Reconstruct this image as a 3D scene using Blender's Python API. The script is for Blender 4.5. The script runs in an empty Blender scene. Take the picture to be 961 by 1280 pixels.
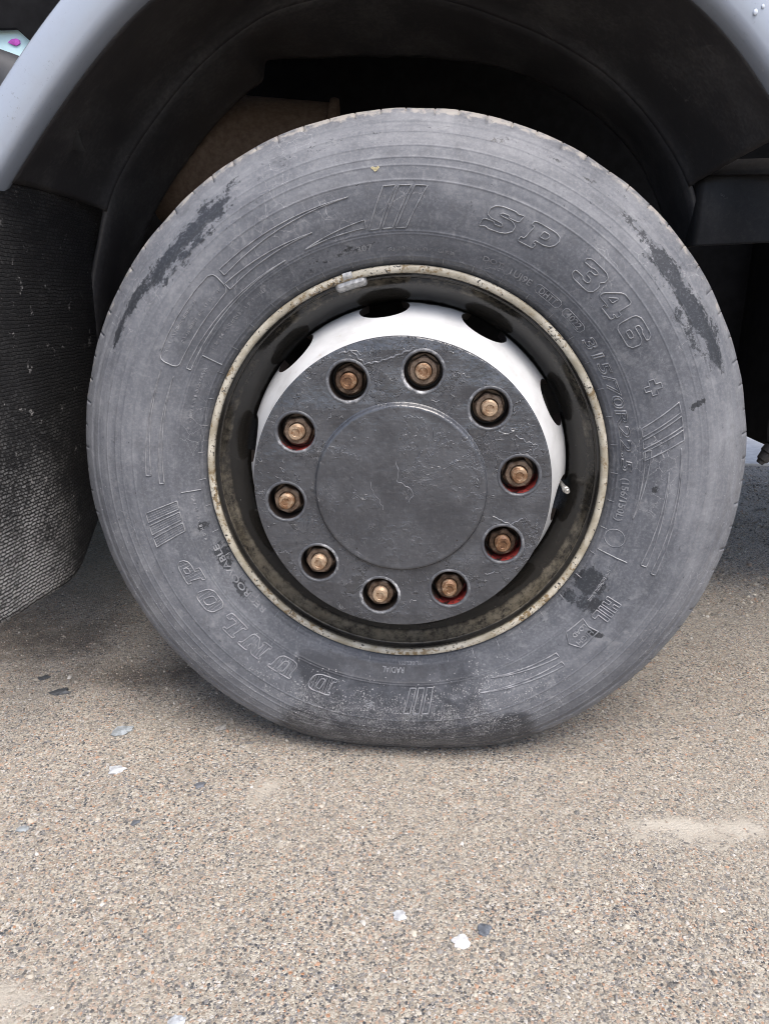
import bpy, bmesh, math, random
import numpy as np
from mathutils import Vector, noise as mnoise

# ------------------------------------------------------------------ scene, camera, light
sc = bpy.context.scene
COL = sc.collection
R_ = math.radians
PI = math.pi
ZC = 0.490                      # height of the wheel centre above the ground
Z0 = 0.484                      # the same in the truck's own frame

cam_d = bpy.data.cameras.new('camera')
cam = bpy.data.objects.new('camera', cam_d)
COL.objects.link(cam)
cam.location = (0.0565, -1.0718, ZC + 0.2641)
cam.rotation_euler = (PI / 2 - 0.29247, 0.0, 0.08003)
cam_d.sensor_fit = 'VERTICAL'
cam_d.sensor_height = 24.0
cam_d.lens = 24.0 * 900.0 / 1280.0
cam_d.clip_start = 0.02
cam_d.clip_end = 2000.0
sc.camera = cam

SUN_EL, SUN_AZ = R_(62), R_(152)      # azimuth measured from +Y clockwise: the light comes from behind the camera
w = bpy.data.worlds.new('World')
sc.world = w
w.use_nodes = True
wn = w.node_tree
sky = wn.nodes.new('ShaderNodeTexSky')
sky.sky_type = 'NISHITA'
sky.sun_disc = False
sky.sun_elevation = SUN_EL
sky.sun_rotation = SUN_AZ
sky.dust_density = 4.0
sky.air_density = 0.9
sky.ozone_density = 1.0
bg = wn.nodes['Background']
bg.inputs['Strength'].default_value = 0.15
wn.links.new(sky.outputs[0], bg.inputs['Color'])

sun_d = bpy.data.lights.new('sun', 'SUN')
sun_d.energy = 1.5
sun_d.angle = R_(40)
sun_d.color = (1.0, 0.965, 0.92)
sun = bpy.data.objects.new('sun', sun_d)
COL.objects.link(sun)
sdir = Vector((math.sin(SUN_AZ) * math.cos(SUN_EL), math.cos(SUN_AZ) * math.cos(SUN_EL), math.sin(SUN_EL)))
sun.rotation_euler = sdir.to_track_quat('Z', 'Y').to_euler()
sun.location = (0, -5, 8)

sc.view_settings.view_transform = 'Standard'
sc.view_settings.look = 'None'
sc.view_settings.gamma = 1.0
sc.view_settings.use_curve_mapping = False
sc.view_settings.exposure = 1.0
sc.render.engine = 'CYCLES'
sc.cycles.max_bounces = 4
sc.cycles.caustics_reflective = False
sc.cycles.caustics_refractive = False
sc.cycles.filter_width = 1.0
sc.cycles.use_denoising = True
sc.cycles.denoiser = 'OPENIMAGEDENOISE'
sc.cycles.denoising_input_passes = 'RGB_ALBEDO_NORMAL'
sc.cycles.denoising_prefilter = 'ACCURATE'

rng = np.random.default_rng(7)
random.seed(7)

# ------------------------------------------------------------------ material helpers
class Mat:
    def __init__(self, name):
        self.m = bpy.data.materials.new(name)
        self.m.use_nodes = True
        self.t = self.m.node_tree
        self.b = self.t.nodes['Principled BSDF']
        self.co = self.t.nodes.new('ShaderNodeTexCoord')
        self.obj = self.co.outputs['Object']
    def _in(self, sock, v):
        if isinstance(v, bpy.types.NodeSocket):
            self.t.links.new(v, sock)
        elif v is not None:
            if hasattr(sock.default_value, '__len__') and not hasattr(v, '__len__'):
                v = [v] * len(sock.default_value)
            if hasattr(sock.default_value, '__len__') and len(v) == 3 and len(sock.default_value) == 4:
                v = (*v, 1.0)
            sock.default_value = v
    def set(self, **kw):
        names = {'color': 'Base Color', 'rough': 'Roughness', 'metal': 'Metallic', 'spec': 'Specular IOR Level',
                 'normal': 'Normal', 'coat': 'Coat Weight', 'coat_rough': 'Coat Roughness', 'ior': 'IOR', 'trans': 'Transmission Weight'}
        for k, v in kw.items():
            self._in(self.b.inputs[names[k]], v)
        return self
    def noise(self, scale, detail=4, rough=0.55, vec=None, dist=0.0):
        n = self.t.nodes.new('ShaderNodeTexNoise')
        self._in(n.inputs['Vector'], vec or self.obj)
        n.inputs['Scale'].default_value = scale
        n.inputs['Detail'].default_value = min(detail, 5)
        n.inputs['Roughness'].default_value = rough
        n.inputs['Distortion'].default_value = dist
        return n.outputs['Fac']
    def voro(self, scale, vec=None, feature='F1', out='Distance', rand=1.0):
        n = self.t.nodes.new('ShaderNodeTexVoronoi')
        n.feature = feature
        self._in(n.inputs['Vector'], vec or self.obj)
        n.inputs['Scale'].default_value = scale
        n.inputs['Randomness'].default_value = rand
        return n.outputs[out]
    def ramp(self, fac, stops, interp='LINEAR'):
        n = self.t.nodes.new('ShaderNodeValToRGB')
        n.color_ramp.interpolation = interp
        e = n.color_ramp.elements
        while len(e) < len(stops):
            e.new(0.5)
        for i, (p, c) in enumerate(stops):
            e[i].position = p
            if not hasattr(c, '__len__'):
                c = (c, c, c)
            e[i].color = (*c, 1.0)
        self._in(n.inputs['Fac'], fac)
        return n.outputs['Color']
    def mix(self, fac, a, b, mode='MIX'):
        n = self.t.nodes.new('ShaderNodeMix')
        n.data_type = 'RGBA'
        n.blend_type = mode
        self._in(n.inputs[0], fac)
        self._in(n.inputs[6], a)
        self._in(n.inputs[7], b)
        return n.outputs[2]
    def math(self, op, a, b=None, c=None, clamp=False):
        n = self.t.nodes.new('ShaderNodeMath')
        n.operation = op
        n.use_clamp = clamp
        self._in(n.inputs[0], a)
        if b is not None: self._in(n.inputs[1], b)
        if c is not None: self._in(n.inputs[2], c)
        return n.outputs[0]
    def step(self, v, lo, hi, a=0.0, b=1.0):
        n = self.t.nodes.new('ShaderNodeMapRange')
        n.interpolation_type = 'SMOOTHSTEP'
        self._in(n.inputs['Value'], v)
        n.inputs['From Min'].default_value = lo
        n.inputs['From Max'].default_value = hi
        n.inputs['To Min'].default_value = a
        n.inputs['To Max'].default_value = b
        return n.outputs['Result']
    def attr(self, name, out='Fac'):
        n = self.t.nodes.new('ShaderNodeAttribute')
        n.attribute_name = name
        return n.outputs[out]
    def bump(self, h, strength=0.3, dist=0.002, normal=None):
        n = self.t.nodes.new('ShaderNodeBump')
        n.inputs['Strength'].default_value = strength
        n.inputs['Distance'].default_value = dist
        self._in(n.inputs['Height'], h)
        if normal is not None: self._in(n.inputs['Normal'], normal)
        return n.outputs['Normal']
    def sep(self, vec=None):
        n = self.t.nodes.new('ShaderNodeSeparateXYZ')
        self._in(n.inputs[0], vec or self.obj)
        return n.outputs
    def comb(self, x, y, z):
        n = self.t.nodes.new('ShaderNodeCombineXYZ')
        for s, v in zip(n.inputs, (x, y, z)): self._in(s, v)
        return n.outputs[0]
    def mapping(self, scale=(1, 1, 1), rot=(0, 0, 0), loc=(0, 0, 0), vec=None):
        n = self.t.nodes.new('ShaderNodeMapping')
        self._in(n.inputs['Vector'], vec or self.obj)
        n.inputs['Scale'].default_value = scale
        n.inputs['Rotation'].default_value = rot
        n.inputs['Location'].default_value = loc
        return n.outputs[0]
    def polar(self, k_ang=3.0, k_rad=60.0):
        """seamless vector for streaks that run round the wheel axis (local Y)"""
        s = self.sep()
        r = self.math('SQRT', self.math('ADD', self.math('MULTIPLY', s[0], s[0]), self.math('MULTIPLY', s[2], s[2])))
        r = self.math('MAXIMUM', r, 0.001)
        return self.comb(self.math('MULTIPLY', self.math('DIVIDE', s[0], r), k_ang),
                         self.math('MULTIPLY', self.math('DIVIDE', s[2], r), k_ang),
                         self.math('MULTIPLY', r, k_rad)), r

def cr(a, b, t):
    return tuple(x + (y - x) * t for x, y in zip(a, b))

# --- tyre rubber
def make_rubber():
    M = Mat('dusty_rubber')
    pv, r = M.polar(2.2, 55)
    streak = M.noise(1.0, 5, 0.65, pv)
    big = M.noise(7.0, 5, 0.6)
    fine = M.noise(240, 4, 0.7)
    mid = M.noise(38, 6, 0.65, dist=0.6)
    v = M.math('ADD', M.math('ADD', M.math('MULTIPLY', streak, 0.30), M.math('MULTIPLY', big, 0.38)), M.math('ADD', M.math('MULTIPLY', fine, 0.12), M.step(r, 0.33, 0.47, 0.055, 0.155)))
    base = M.ramp(v, [(0.36, (0.052, 0.057, 0.068)), (0.5, (0.101, 0.107, 0.122)), (0.66, (0.195, 0.202, 0.218))])
    base = M.mix(M.step(mid, 0.52, 0.72, 0, 0.38), base, (0.25, 0.255, 0.265))
    base = M.mix(M.step(mid, 0.5, 0.3, 0, 0.50), base, (0.085, 0.088, 0.097))
    base = M.mix(M.math('MULTIPLY', M.step(fine, 0.45, 0.7), 0.2), base, (0.26, 0.265, 0.275))
    # pale scratches and scuffs
    sv = M.mapping((30, 30, 30), (0, 0.6, 0))
    scr = M.voro(2.2, M.mix(0.25, sv, M.comb(mid, big, fine)), 'DISTANCE_TO_EDGE')
    scr = M.math('MULTIPLY', M.step(scr, 0.012, 0.002), M.step(M.noise(9, 3), 0.56, 0.64))
    base = M.mix(M.math('MULTIPLY', scr, 0.65), base, (0.38, 0.38, 0.39))
    # beige road dust rubbed on the shoulder
    bm = M.math('ADD', M.attr('beige'), M.math('MULTIPLY', M.math('SUBTRACT', M.noise(75, 5, 0.65), 0.5), 1.5))
    base = M.mix(M.step(bm, 0.62, 0.98, 0, 0.75), base, (0.36, 0.335, 0.30))
    # dark damp patches with crisp ragged edges
    dk = M.math('ADD', M.attr('dark'), M.math('MULTIPLY', M.math('SUBTRACT', M.noise(1.0, 7, 0.78, M.polar(21, 95)[0]), 0.5), 2.6))
    dk = M.math('ADD', dk, M.math('MULTIPLY', M.math('SUBTRACT', M.noise(260, 3, 0.7), 0.5), 1.1))
    dm = M.step(dk, 0.34, 0.66)
    dcol = M.mix(M.step(M.noise(330, 3), 0.5, 0.7), (0.018, 0.020, 0.024), (0.055, 0.057, 0.064))
    base = M.mix(M.math('MULTIPLY', dm, 0.93), base, dcol)
    # damp lower part, speckled with grit
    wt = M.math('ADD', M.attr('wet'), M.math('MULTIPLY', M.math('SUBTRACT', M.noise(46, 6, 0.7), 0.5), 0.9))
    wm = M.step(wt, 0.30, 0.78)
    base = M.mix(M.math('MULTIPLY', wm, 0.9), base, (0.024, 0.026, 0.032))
    g = M.math('ADD', M.noise(620, 2, 0.6), M.math('MULTIPLY', M.attr('grit'), 0.195))
    g2 = M.math('ADD', g, M.math('MULTIPLY', M.math('SUBTRACT', M.noise(45, 4), 0.5), 0.35))
    gm = M.math('MULTIPLY', M.step(g2, 0.74, 0.79), 0.55)
    vc = M.t.nodes.new('ShaderNodeSeparateColor')
    M._in(vc.inputs[0], M.voro(430, out='Color'))
    pick = M.math('LESS_THAN', vc.outputs[0], M.math('MULTIPLY', M.math('MULTIPLY', M.attr('grit'), 0.62), M.step(M.noise(28, 3), 0.36, 0.58)))
    dots = M.math('MULTIPLY', M.math('MULTIPLY', pick, M.step(M.math('ADD', M.voro(430), M.math('MULTIPLY', vc.outputs[1], 0.38)), 0.60, 0.46)), M.step(vc.outputs[2], 0.0, 0.8, 0.35, 0.95))
    gm = M.math('MAXIMUM', gm, dots)
    base = M.mix(M.math('MULTIPLY', gm, 0.9), base, M.mix(M.noise(300, 1), (0.24, 0.24, 0.245), (0.44, 0.44, 0.44)))
    rough = M.mix(M.math('MAXIMUM', dm, M.math('MULTIPLY', wm, 0.7)), (0.62, 0.62, 0.62), (0.42, 0.42, 0.42))
    h = M.math('ADD', M.math('MULTIPLY', fine, 0.5), M.math('ADD', M.math('MULTIPLY', streak, 0.8), M.math('MULTIPLY', gm, 0.8)))
    nrm = M.bump(h, 0.45, 0.0009)
    M.set(color=base, rough=rough, spec=0.4, normal=nrm)
    return M.m

def make_letter_rubber():
    M = Mat('raised_rubber')
    v = M.noise(60, 4, 0.6)
    base = M.ramp(v, [(0.35, (0.11, 0.115, 0.128)), (0.65, (0.26, 0.266, 0.28))])
    M.set(color=base, rough=0.55, spec=0.45, normal=M.bump(M.noise(400, 3), 0.3, 0.0004))
    return M.m

def make_rim():
    M = Mat('rim_paint')
    pv, r = M.polar(4.0, 30)
    s = M.noise(1.2, 5, 0.6, pv)
    n = M.noise(26, 6, 0.65)
    n2 = M.noise(130, 5, 0.7)
    black = M.mix(n, (0.009, 0.0085, 0.008), (0.026, 0.024, 0.021))
    # worn brown band below the lip; its paler lower half paints in sky reflections
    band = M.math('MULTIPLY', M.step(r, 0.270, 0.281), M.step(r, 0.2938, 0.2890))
    wear_glint = M.step(M.math('ADD', M.math('ADD', M.math('MULTIPLY', band, 0.42), M.math('MULTIPLY', s, 0.5)), M.math('ADD', M.math('MULTIPLY', n2, 0.3), M.step(M.sep()[2], 0.05, -0.22, 0, 0.16))), 0.76, 1.06)
    wear_glint = M.math('MULTIPLY', wear_glint, M.step(M.noise(64, 5, 0.75), 0.30, 0.62))
    body = M.mix(M.math('MULTIPLY', wear_glint, 0.75), black, M.mix(n, (0.20, 0.165, 0.11), (0.36, 0.33, 0.27)))
    body = M.mix(M.math('MULTIPLY', M.step(n2, 0.68, 0.74), 0.5), body, (0.26, 0.25, 0.23))
    # cream painted lip with rust pits
    lipm = M.step(r, 0.2938, 0.2950)
    cream = M.mix(M.step(n, 0.35, 0.65), (0.28, 0.25, 0.185), (0.50, 0.47, 0.395))
    cream = M.mix(M.step(M.math('ADD', M.math('MULTIPLY', n2, 0.7), M.math('MULTIPLY', s, 0.4)), 0.58, 0.66), cream, (0.17, 0.12, 0.06))
    cream = M.mix(M.step(M.math('ADD', M.math('MULTIPLY', M.noise(210, 4), 0.7), M.math('MULTIPLY', n, 0.4)), 0.625, 0.665), cream, (0.03, 0.026, 0.022))
    col = M.mix(lipm, body, cream)
    rough = M.mix(lipm, M.mix(M.step(n, 0.3, 0.7), (0.10,) * 3, (0.24,) * 3), (0.5,) * 3)
    M.set(color=col, rough=rough, spec=0.6, metal=M.math('MULTIPLY', M.math('MULTIPLY', wear_glint, 0.35), M.math('SUBTRACT', 1.0, lipm)),
          normal=M.bump(M.math('ADD', n2, M.math('MULTIPLY', n, 0.6)), 0.35, 0.0009))
    return M.m

def make_white_disc():
    M = Mat('white_wheel_paint')
    n = M.noise(18, 5, 0.6)
    n2 = M.noise(70, 6, 0.7)
    col = M.mix(M.step(n, 0.4, 0.7), (0.62, 0.63, 0.635), (0.50, 0.505, 0.505))
    col = M.mix(M.math('MULTIPLY', M.step(M.math('ADD', M.math('MULTIPLY', n2, 0.8), M.math('MULTIPLY', n, 0.3)), 0.64, 0.80), 0.6), col, (0.34, 0.29, 0.22))
    pv, r = M.polar()
    edge = M.step(M.math('ADD', r, M.math('MULTIPLY', M.math('SUBTRACT', n2, 0.5), 0.004)), 0.2528, 0.2540)
    col = M.mix(edge, col, (0.02, 0.019, 0.018))
    M.set(color=col, rough=0.42, normal=M.bump(n2, 0.25, 0.0006))
    return M.m

def make_grey_paint(name, lumps=1.0):
    M = Mat(name)
    n = M.noise(14, 6, 0.6)
    f = M.noise(160, 5, 0.65)
    # brushed streaks in a turning direction
    br = M.noise(1.0, 4, 0.6, M.mapping((26, 26, 260), (0, 0.7, 0)))
    br2 = M.noise(1.0, 4, 0.6, M.mapping((240, 24, 24), (0, -0.5, 0)))
    # thick paint runs: contour lines of a noise, only here and there
    c1 = M.noise(17, 4, 0.55, dist=1.2)
    line = M.step(M.math('ABSOLUTE', M.math('SUBTRACT', c1, 0.5)), 0.012, 0.001)
    line = M.math('MULTIPLY', line, M.step(M.noise(11, 3), 0.55 - 0.05 * lumps, 0.63))
    c2 = M.noise(48, 5, 0.6, dist=1.5)
    line2 = M.math('MULTIPLY', M.step(M.math('ABSOLUTE', M.math('SUBTRACT', c2, 0.5)), 0.02, 0.004), M.step(M.noise(16, 3, 0.5, M.mapping((1, 1, 1), (0, 0, 0), (3, 1, 2))), 0.56 - 0.05 * lumps, 0.66))
    col = M.mix(M.step(n, 0.35, 0.65), (0.032, 0.035, 0.042), (0.060, 0.064, 0.073))
    # second, darker coat with ragged islands
    isl = M.step(M.math('ADD', M.math('MULTIPLY', n, 0.6), M.math('MULTIPLY', M.noise(34, 6, 0.7), 0.5)), 0.60, 0.62)
    col = M.mix(M.math('MULTIPLY', isl, 0.8 * min(lumps, 1)), col, (0.034, 0.036, 0.041))
    col = M.mix(M.math('MULTIPLY', M.math('MAXIMUM', line, line2), 0.5 * lumps), col, (0.22, 0.225, 0.24))
    spk = M.step(M.voro(62), 0.10, 0.07)
    spk = M.math('MULTIPLY', spk, M.step(M.noise(23, 2), 0.60, 0.63))
    col = M.mix(spk, col, (0.012, 0.012, 0.012))
    # dust wash
    col = M.mix(M.math('MULTIPLY', M.step(f, 0.5, 0.75), 0.15), col, (0.20, 0.20, 0.205))
    h = M.math('ADD', M.math('ADD', M.math('MULTIPLY', line, 0.9), M.math('MULTIPLY', line2, 0.6)),
               M.math('ADD', M.math('MULTIPLY', isl, 0.45 * min(lumps, 1)), M.math('ADD', M.math('MULTIPLY', br, 0.14), M.math('ADD', M.math('MULTIPLY', br2, 0.16), M.math('ADD', M.math('MULTIPLY', M.noise(60, 4, 0.6), 0.7), M.math('MULTIPLY', n, 2.2))))))
    M.set(color=col, rough=M.mix(n, (0.15,) * 3, (0.28,) * 3), spec=0.8, normal=M.bump(h, 0.5 + 0.5 * lumps, 0.0022))
    return M.m

def make_lip():
    M = Mat('thick_lip_paint')
    oi = M.t.nodes.new('ShaderNodeObjectInfo').outputs['Random']
    n = M.noise(20, 4, 0.65, M.comb(M.math('ADD', M.sep()[0], M.math('MULTIPLY', oi, 9.0)), M.sep()[1], M.sep()[2]))
    f = M.noise(220, 4, 0.7)
    v = M.math('ADD', M.math('MULTIPLY', n, 0.75), M.math('MULTIPLY', f, 0.3))  # pale patches imitate light caught on the thick paint
    M.set(color=M.ramp(v, [(0.48, (0.055, 0.058, 0.066)), (0.58, (0.11, 0.115, 0.125)), (0.70, (0.46, 0.465, 0.475))]), rough=0.32, spec=0.5, normal=M.bump(M.math('ADD', n, f), 0.8, 0.0012))
    return M.m

def make_rust(name, a, b, c, rough=0.55, metal=0.3):
    M = Mat(name)
    n = M.noise(90, 6, 0.7)
    n2 = M.noise(380, 4, 0.7)
    oi = M.t.nodes.new('ShaderNodeObjectInfo').outputs['Random']
    v = M.math('ADD', n, M.math('MULTIPLY', M.math('SUBTRACT', oi, 0.5), 0.3))
    col = M.ramp(v, [(0.32, a), (0.5, b), (0.68, c)])
    M.set(color=col, rough=rough, metal=metal, normal=M.bump(M.math('ADD', n, n2), 0.5, 0.0006))
    return M.m

def make_sleeve(red):
    M = Mat('hole_wall_red' if red else 'hole_wall')
    n = M.noise(120, 5, 0.6)
    col = M.mix(n, (0.010, 0.008, 0.008), (0.035, 0.026, 0.022))
    if red:
        s = M.sep()
        m = M.step(M.math('ADD', M.math('ADD', M.math('MULTIPLY', s[2], -22.0), M.math('MULTIPLY', s[0], 9.0)), M.math('MULTIPLY', n, 2.2)), 1.46, 1.60)
        col = M.mix(m, col, (0.26, 0.035, 0.030))
    M.set(color=col, rough=0.45)
    return M.m

def make_black_plastic(name, a, b, dust, amt=0.5, rough=0.5):
    M = Mat(name)
    n = M.noise(9, 6, 0.65)
    f = M.noise(150, 5, 0.7)
    col = M.mix(n, a, b)
    d = M.step(M.math('ADD', M.math('MULTIPLY', n, 0.6), M.math('MULTIPLY', f, 0.5)), 0.50, 0.75, 0, amt)
    col = M.mix(d, col, dust)
    scr = M.step(M.voro(5.0, M.mix(0.3, M.mapping((2, 6, 2), (0.3, 0.2, 0.4)), M.comb(n, n, n)), 'DISTANCE_TO_EDGE'), 0.006, 0.001)
    scr = M.math('MULTIPLY', scr, M.step(M.noise(19, 2), 0.6, 0.66))
    col = M.mix(M.math('MULTIPLY', scr, 0.4), col, (0.2, 0.19, 0.18))
    M.set(color=col, rough=rough, spec=0.4, normal=M.bump(M.math('ADD', f, M.math('MULTIPLY', n, 2.0)), 0.3, 0.001))
    return M.m

def make_flap():
    M = Mat('ribbed_rubber_mat')
    s = M.sep()
    t = M.t.nodes.new('ShaderNodeTexBrick')
    wv = M.math('MULTIPLY', M.math('SUBTRACT', M.noise(55, 2), 0.5), 0.007)
    M._in(t.inputs['Vector'], M.comb(M.math('ADD', M.math('ADD', s[1], M.math('MULTIPLY', s[2], 0.35)), wv), M.math('ADD', s[2], wv), 0.0))
    t.offset = 0.5
    t.inputs['Scale'].default_value = 1.0
    t.inputs['Mortar Size'].default_value = 0.0013
    t.inputs['Mortar Smooth'].default_value = 0.6
    t.inputs['Brick Width'].default_value = 0.0110
    t.inputs['Row Height'].default_value = 0.0056
    br = M.math('SUBTRACT', 1.0, t.outputs['Fac'])
    n = M.noise(7, 5, 0.6)
    f = M.noise(120, 5, 0.75)
    col = M.mix(n, (0.012, 0.012, 0.013), (0.026, 0.026, 0.027))
    # road dust caught on the studs, heavier low down and towards the near edge
    low = M.math('MULTIPLY', M.step(s[2], 0.66, 0.27), M.step(s[1], 0.22, -0.06))
    dust = M.math('MULTIPLY', M.math('MULTIPLY', br, M.step(M.math('ADD', M.math('ADD', f, M.math('MULTIPLY', M.math('SUBTRACT', M.noise(13, 5, 0.7), 0.5), 0.7)), M.math('MULTIPLY', low, 0.16)), 0.42, 0.74)), M.math('ADD', 0.08, M.math('MULTIPLY', low, 0.85)))
    col = M.mix(dust, col, (0.42, 0.415, 0.405))
    spl = M.step(M.math('ADD', M.noise(34, 6, 0.8), M.math('MULTIPLY', f, 0.35)), 0.80, 0.86)
    col = M.mix(M.math('MULTIPLY', spl, 0.8), col, (0.34, 0.33, 0.32))
    M.set(color=col, rough=0.5, spec=0.35, normal=M.bump(M.math('ADD', br, M.math('MULTIPLY', f, 0.3)), 0.9, 0.003))
    return M.m

STONE = [(0.43, 0.398, 0.338), (0.295, 0.262, 0.213), (0.375, 0.275, 0.208), (0.17, 0.168, 0.17), (0.055, 0.06, 0.068), (0.50, 0.485, 0.46), (0.36, 0.20, 0.12), (0.23, 0.19, 0.15)]
SW = [0.25, 0.18, 0.09, 0.16, 0.15, 0.05, 0.025, 0.095]

def make_ground():
    M = Mat('worn_aggregate')
    wob = M.mix(0.004, M.obj, M.t.nodes.new('ShaderNodeTexNoise').outputs['Color'])
    cellc = M.voro(270, out='Color')
    celld = M.voro(270, out='Distance')
    cs = M.t.nodes.new('ShaderNodeSeparateColor')
    M._in(cs.inputs[0], cellc)
    stops, acc = [], 0.0
    for c, wt in zip(STONE, SW):
        stops.append((min(acc, 0.999), c)); acc += wt
    col = M.ramp(cs.outputs[0], stops, 'CONSTANT')
    cell2 = M.voro(480, out='Color')
    cs2 = M.t.nodes.new('ShaderNodeSeparateColor')
    M._in(cs2.inputs[0], cell2)
    fine = M.ramp(cs2.outputs[0], stops, 'CONSTANT')
    col = M.mix(M.step(cs.outputs[1], 0.45, 0.55), col, fine)
    # sand and dust between the stones
    big = M.noise(2.6, 6, 0.6)
    mid = M.noise(14, 6, 0.65)
    sand = M.mix(M.noise(900, 2), (0.225, 0.202, 0.165), (0.38, 0.348, 0.292))
    sand = M.mix(M.step(M.attr('sand'), 0.25, 0.9, 0, 0.8), sand, M.mix(M.noise(1200, 2), (0.38, 0.352, 0.303), (0.56, 0.525, 0.465)))
    gap = M.step(celld, 0.42, 0.75)
    dust = M.math('MULTIPLY', M.step(M.math('ADD', M.math('MULTIPLY', big, 0.6), M.math('MULTIPLY', mid, 0.45)), 0.42, 0.68), 0.55)
    sandm = M.step(M.math('ADD', M.attr('sand'), M.math('MULTIPLY', M.math('SUBTRACT', M.noise(38, 5, 0.7), 0.5), 1.1)), 0.26, 0.66, 0, 0.95)
    dust = M.math('MAXIMUM', dust, sandm)
    dust = M.math('MAXIMUM', dust, M.math('MULTIPLY', gap, 0.6), clamp=True)
    col = M.mix(dust, col, sand)
    mot = M.noise(33, 5, 0.7)
    col = M.mix(M.step(mot, 0.52, 0.70, 0, 0.35), col, (0.12, 0.105, 0.09))
    # shade under the truck, painted in as ragged dark brown patches
    st = M.math('ADD', M.attr('under_shade'), M.math('MULTIPLY', M.math('SUBTRACT', M.noise(9, 7, 0.7), 0.5), 1.1))
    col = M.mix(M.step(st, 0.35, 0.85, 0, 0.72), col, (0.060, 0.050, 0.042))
    h = M.math('ADD', M.math('MULTIPLY', celld, -1.0), M.math('MULTIPLY', M.voro(480), -0.5))
    h = M.math('MULTIPLY', h, M.math('SUBTRACT', 1.0, M.math('MULTIPLY', dust, 0.7)))
    h = M.math('ADD', h, M.math('MULTIPLY', M.noise(700, 3, 0.7), 0.35))
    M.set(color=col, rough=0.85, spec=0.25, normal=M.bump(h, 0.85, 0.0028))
    return M.m

def make_simple(name, col, rough=0.5, metal=0.0, bump=0.0, scale=60, var=0.15, **kw):
    M = Mat(name)
    n = M.noise(scale, 5, 0.6)
    lo = tuple(c * (1 - var) for c in col)
    hi = tuple(min(1, c * (1 + var)) for c in col)
    M.set(color=M.mix(M.step(n, 0.3, 0.7), lo, hi), rough=rough, metal=metal, **kw)
    if bump:
        M.set(normal=M.bump(n, bump, 0.001))
    return M.m

def make_fender():
    M = Mat('pale_fender_paint')
    n = M.noise(7, 4, 0.6)
    f = M.noise(170, 5, 0.75)
    col = M.mix(n, (0.275, 0.312, 0.372), (0.315, 0.352, 0.412))
    # road film and fine spray spots
    spray = M.step(M.math('ADD', f, M.math('MULTIPLY', M.noise(12, 4), 0.35)), 0.80, 0.88, 0, 0.45)
    col = M.mix(spray, col, (0.17, 0.165, 0.16))
    film = M.step(M.noise(22, 5, 0.7), 0.5, 0.75, 0, 0.22)
    col = M.mix(film, col, (0.24, 0.24, 0.24))
    M.set(color=col, rough=M.mix(film, (0.22,) * 3, (0.5,) * 3), coat=0.35, coat_rough=0.12, normal=M.bump(n, 0.03, 0.001))
    return M.m

def make_gravel_mat():
    M = Mat('gravel_stone')
    c = M.attr('Col', 'Color')
    n = M.noise(600, 3, 0.7)
    M.set(color=M.mix(M.step(n, 0.25, 0.75, 0, 0.55), c, (0.33, 0.295, 0.245)), rough=0.8, spec=0.3, normal=M.bump(n, 0.4, 0.0005))
    return M.m

MT = dict(
    rubber=make_rubber(), letter=make_letter_rubber(), rim=make_rim(), disc=make_white_disc(),
    plate=make_grey_paint('grey_brushed_paint', 1.0), cap=make_grey_paint('grey_cap_paint', 0.45),
    nut=make_rust('brown_rusty_nut', (0.03, 0.019, 0.013), (0.095, 0.06, 0.04), (0.22, 0.165, 0.125), 0.36, 0.6),
    stud=make_rust('orange_rusty_stud', (0.065, 0.03, 0.015), (0.17, 0.088, 0.042), (0.36, 0.265, 0.18), 0.45, 0.35),
    lip=make_lip(), run=make_simple('dried_paint_run', (0.115, 0.12, 0.132), 0.28, 0, 0.3, 200, 0.4),
    wall=make_sleeve(False), wallred=make_sleeve(True),
    fender=make_fender(),
    liner=make_black_plastic('black_liner_plastic', (0.030, 0.029, 0.031), (0.055, 0.053, 0.055), (0.14, 0.137, 0.135), 0.42, 0.36),
    dark=make_black_plastic('black_chassis_paint', (0.016, 0.016, 0.017), (0.032, 0.031, 0.032), (0.07, 0.066, 0.062), 0.4, 0.5),
    flap=make_flap(), ground=make_ground(), gravel=make_gravel_mat(),
    brown=make_rust('brown_rusted_drum', (0.095, 0.063, 0.045), (0.13, 0.088, 0.062), (0.17, 0.122, 0.088), 0.8, 0.0),
    black=make_simple('matt_black', (0.009, 0.009, 0.010), 0.9, 0, 0.1, 40, 0.3, spec=0.2),
    cyan=make_simple('pale_cyan_paint', (0.62, 0.85, 0.88), 0.35, 0, 0, 12, 0.04),
    magenta=make_simple('magenta_mark', (0.60, 0.10, 0.55), 0.45, 0, 0, 90, 0.25),
    greyrail=make_simple('dark_grey_rail', (0.035, 0.037, 0.041), 0.55, 0, 0.1, 30, 0.3),
    lead=make_simple('dull_lead', (0.36, 0.36, 0.355), 0.45, 0.35, 0.4, 160, 0.35),
    valve=make_simple('valve_metal', (0.42, 0.41, 0.39), 0.35, 0.7, 0.2, 300, 0.3),
    water=make_simple('water_drop', (0.50, 0.55, 0.62), 0.02, 0, 0, 10, 0.0, coat=1.0, coat_rough=0.01),
    leaf=make_simple('dry_leaf', (0.62, 0.55, 0.33), 0.7, 0, 0.2, 300, 0.2),
)

# ------------------------------------------------------------------ object helpers
def mesh_obj(name, verts, faces, mat, parent=None, smooth=True, loc=(0, 0, 0)):
    me = bpy.data.meshes.new(name)
    me.from_pydata([tuple(v) for v in verts], [], [tuple(f) for f in faces])
    me.update()
    if smooth:
        me.polygons.foreach_set('use_smooth', [True] * len(me.polygons))
    me.materials.append(mat)
    o = bpy.data.objects.new(name, me)
    COL.objects.link(o)
    o.location = loc
    if parent is not None:
        o.parent = parent
    return o

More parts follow.
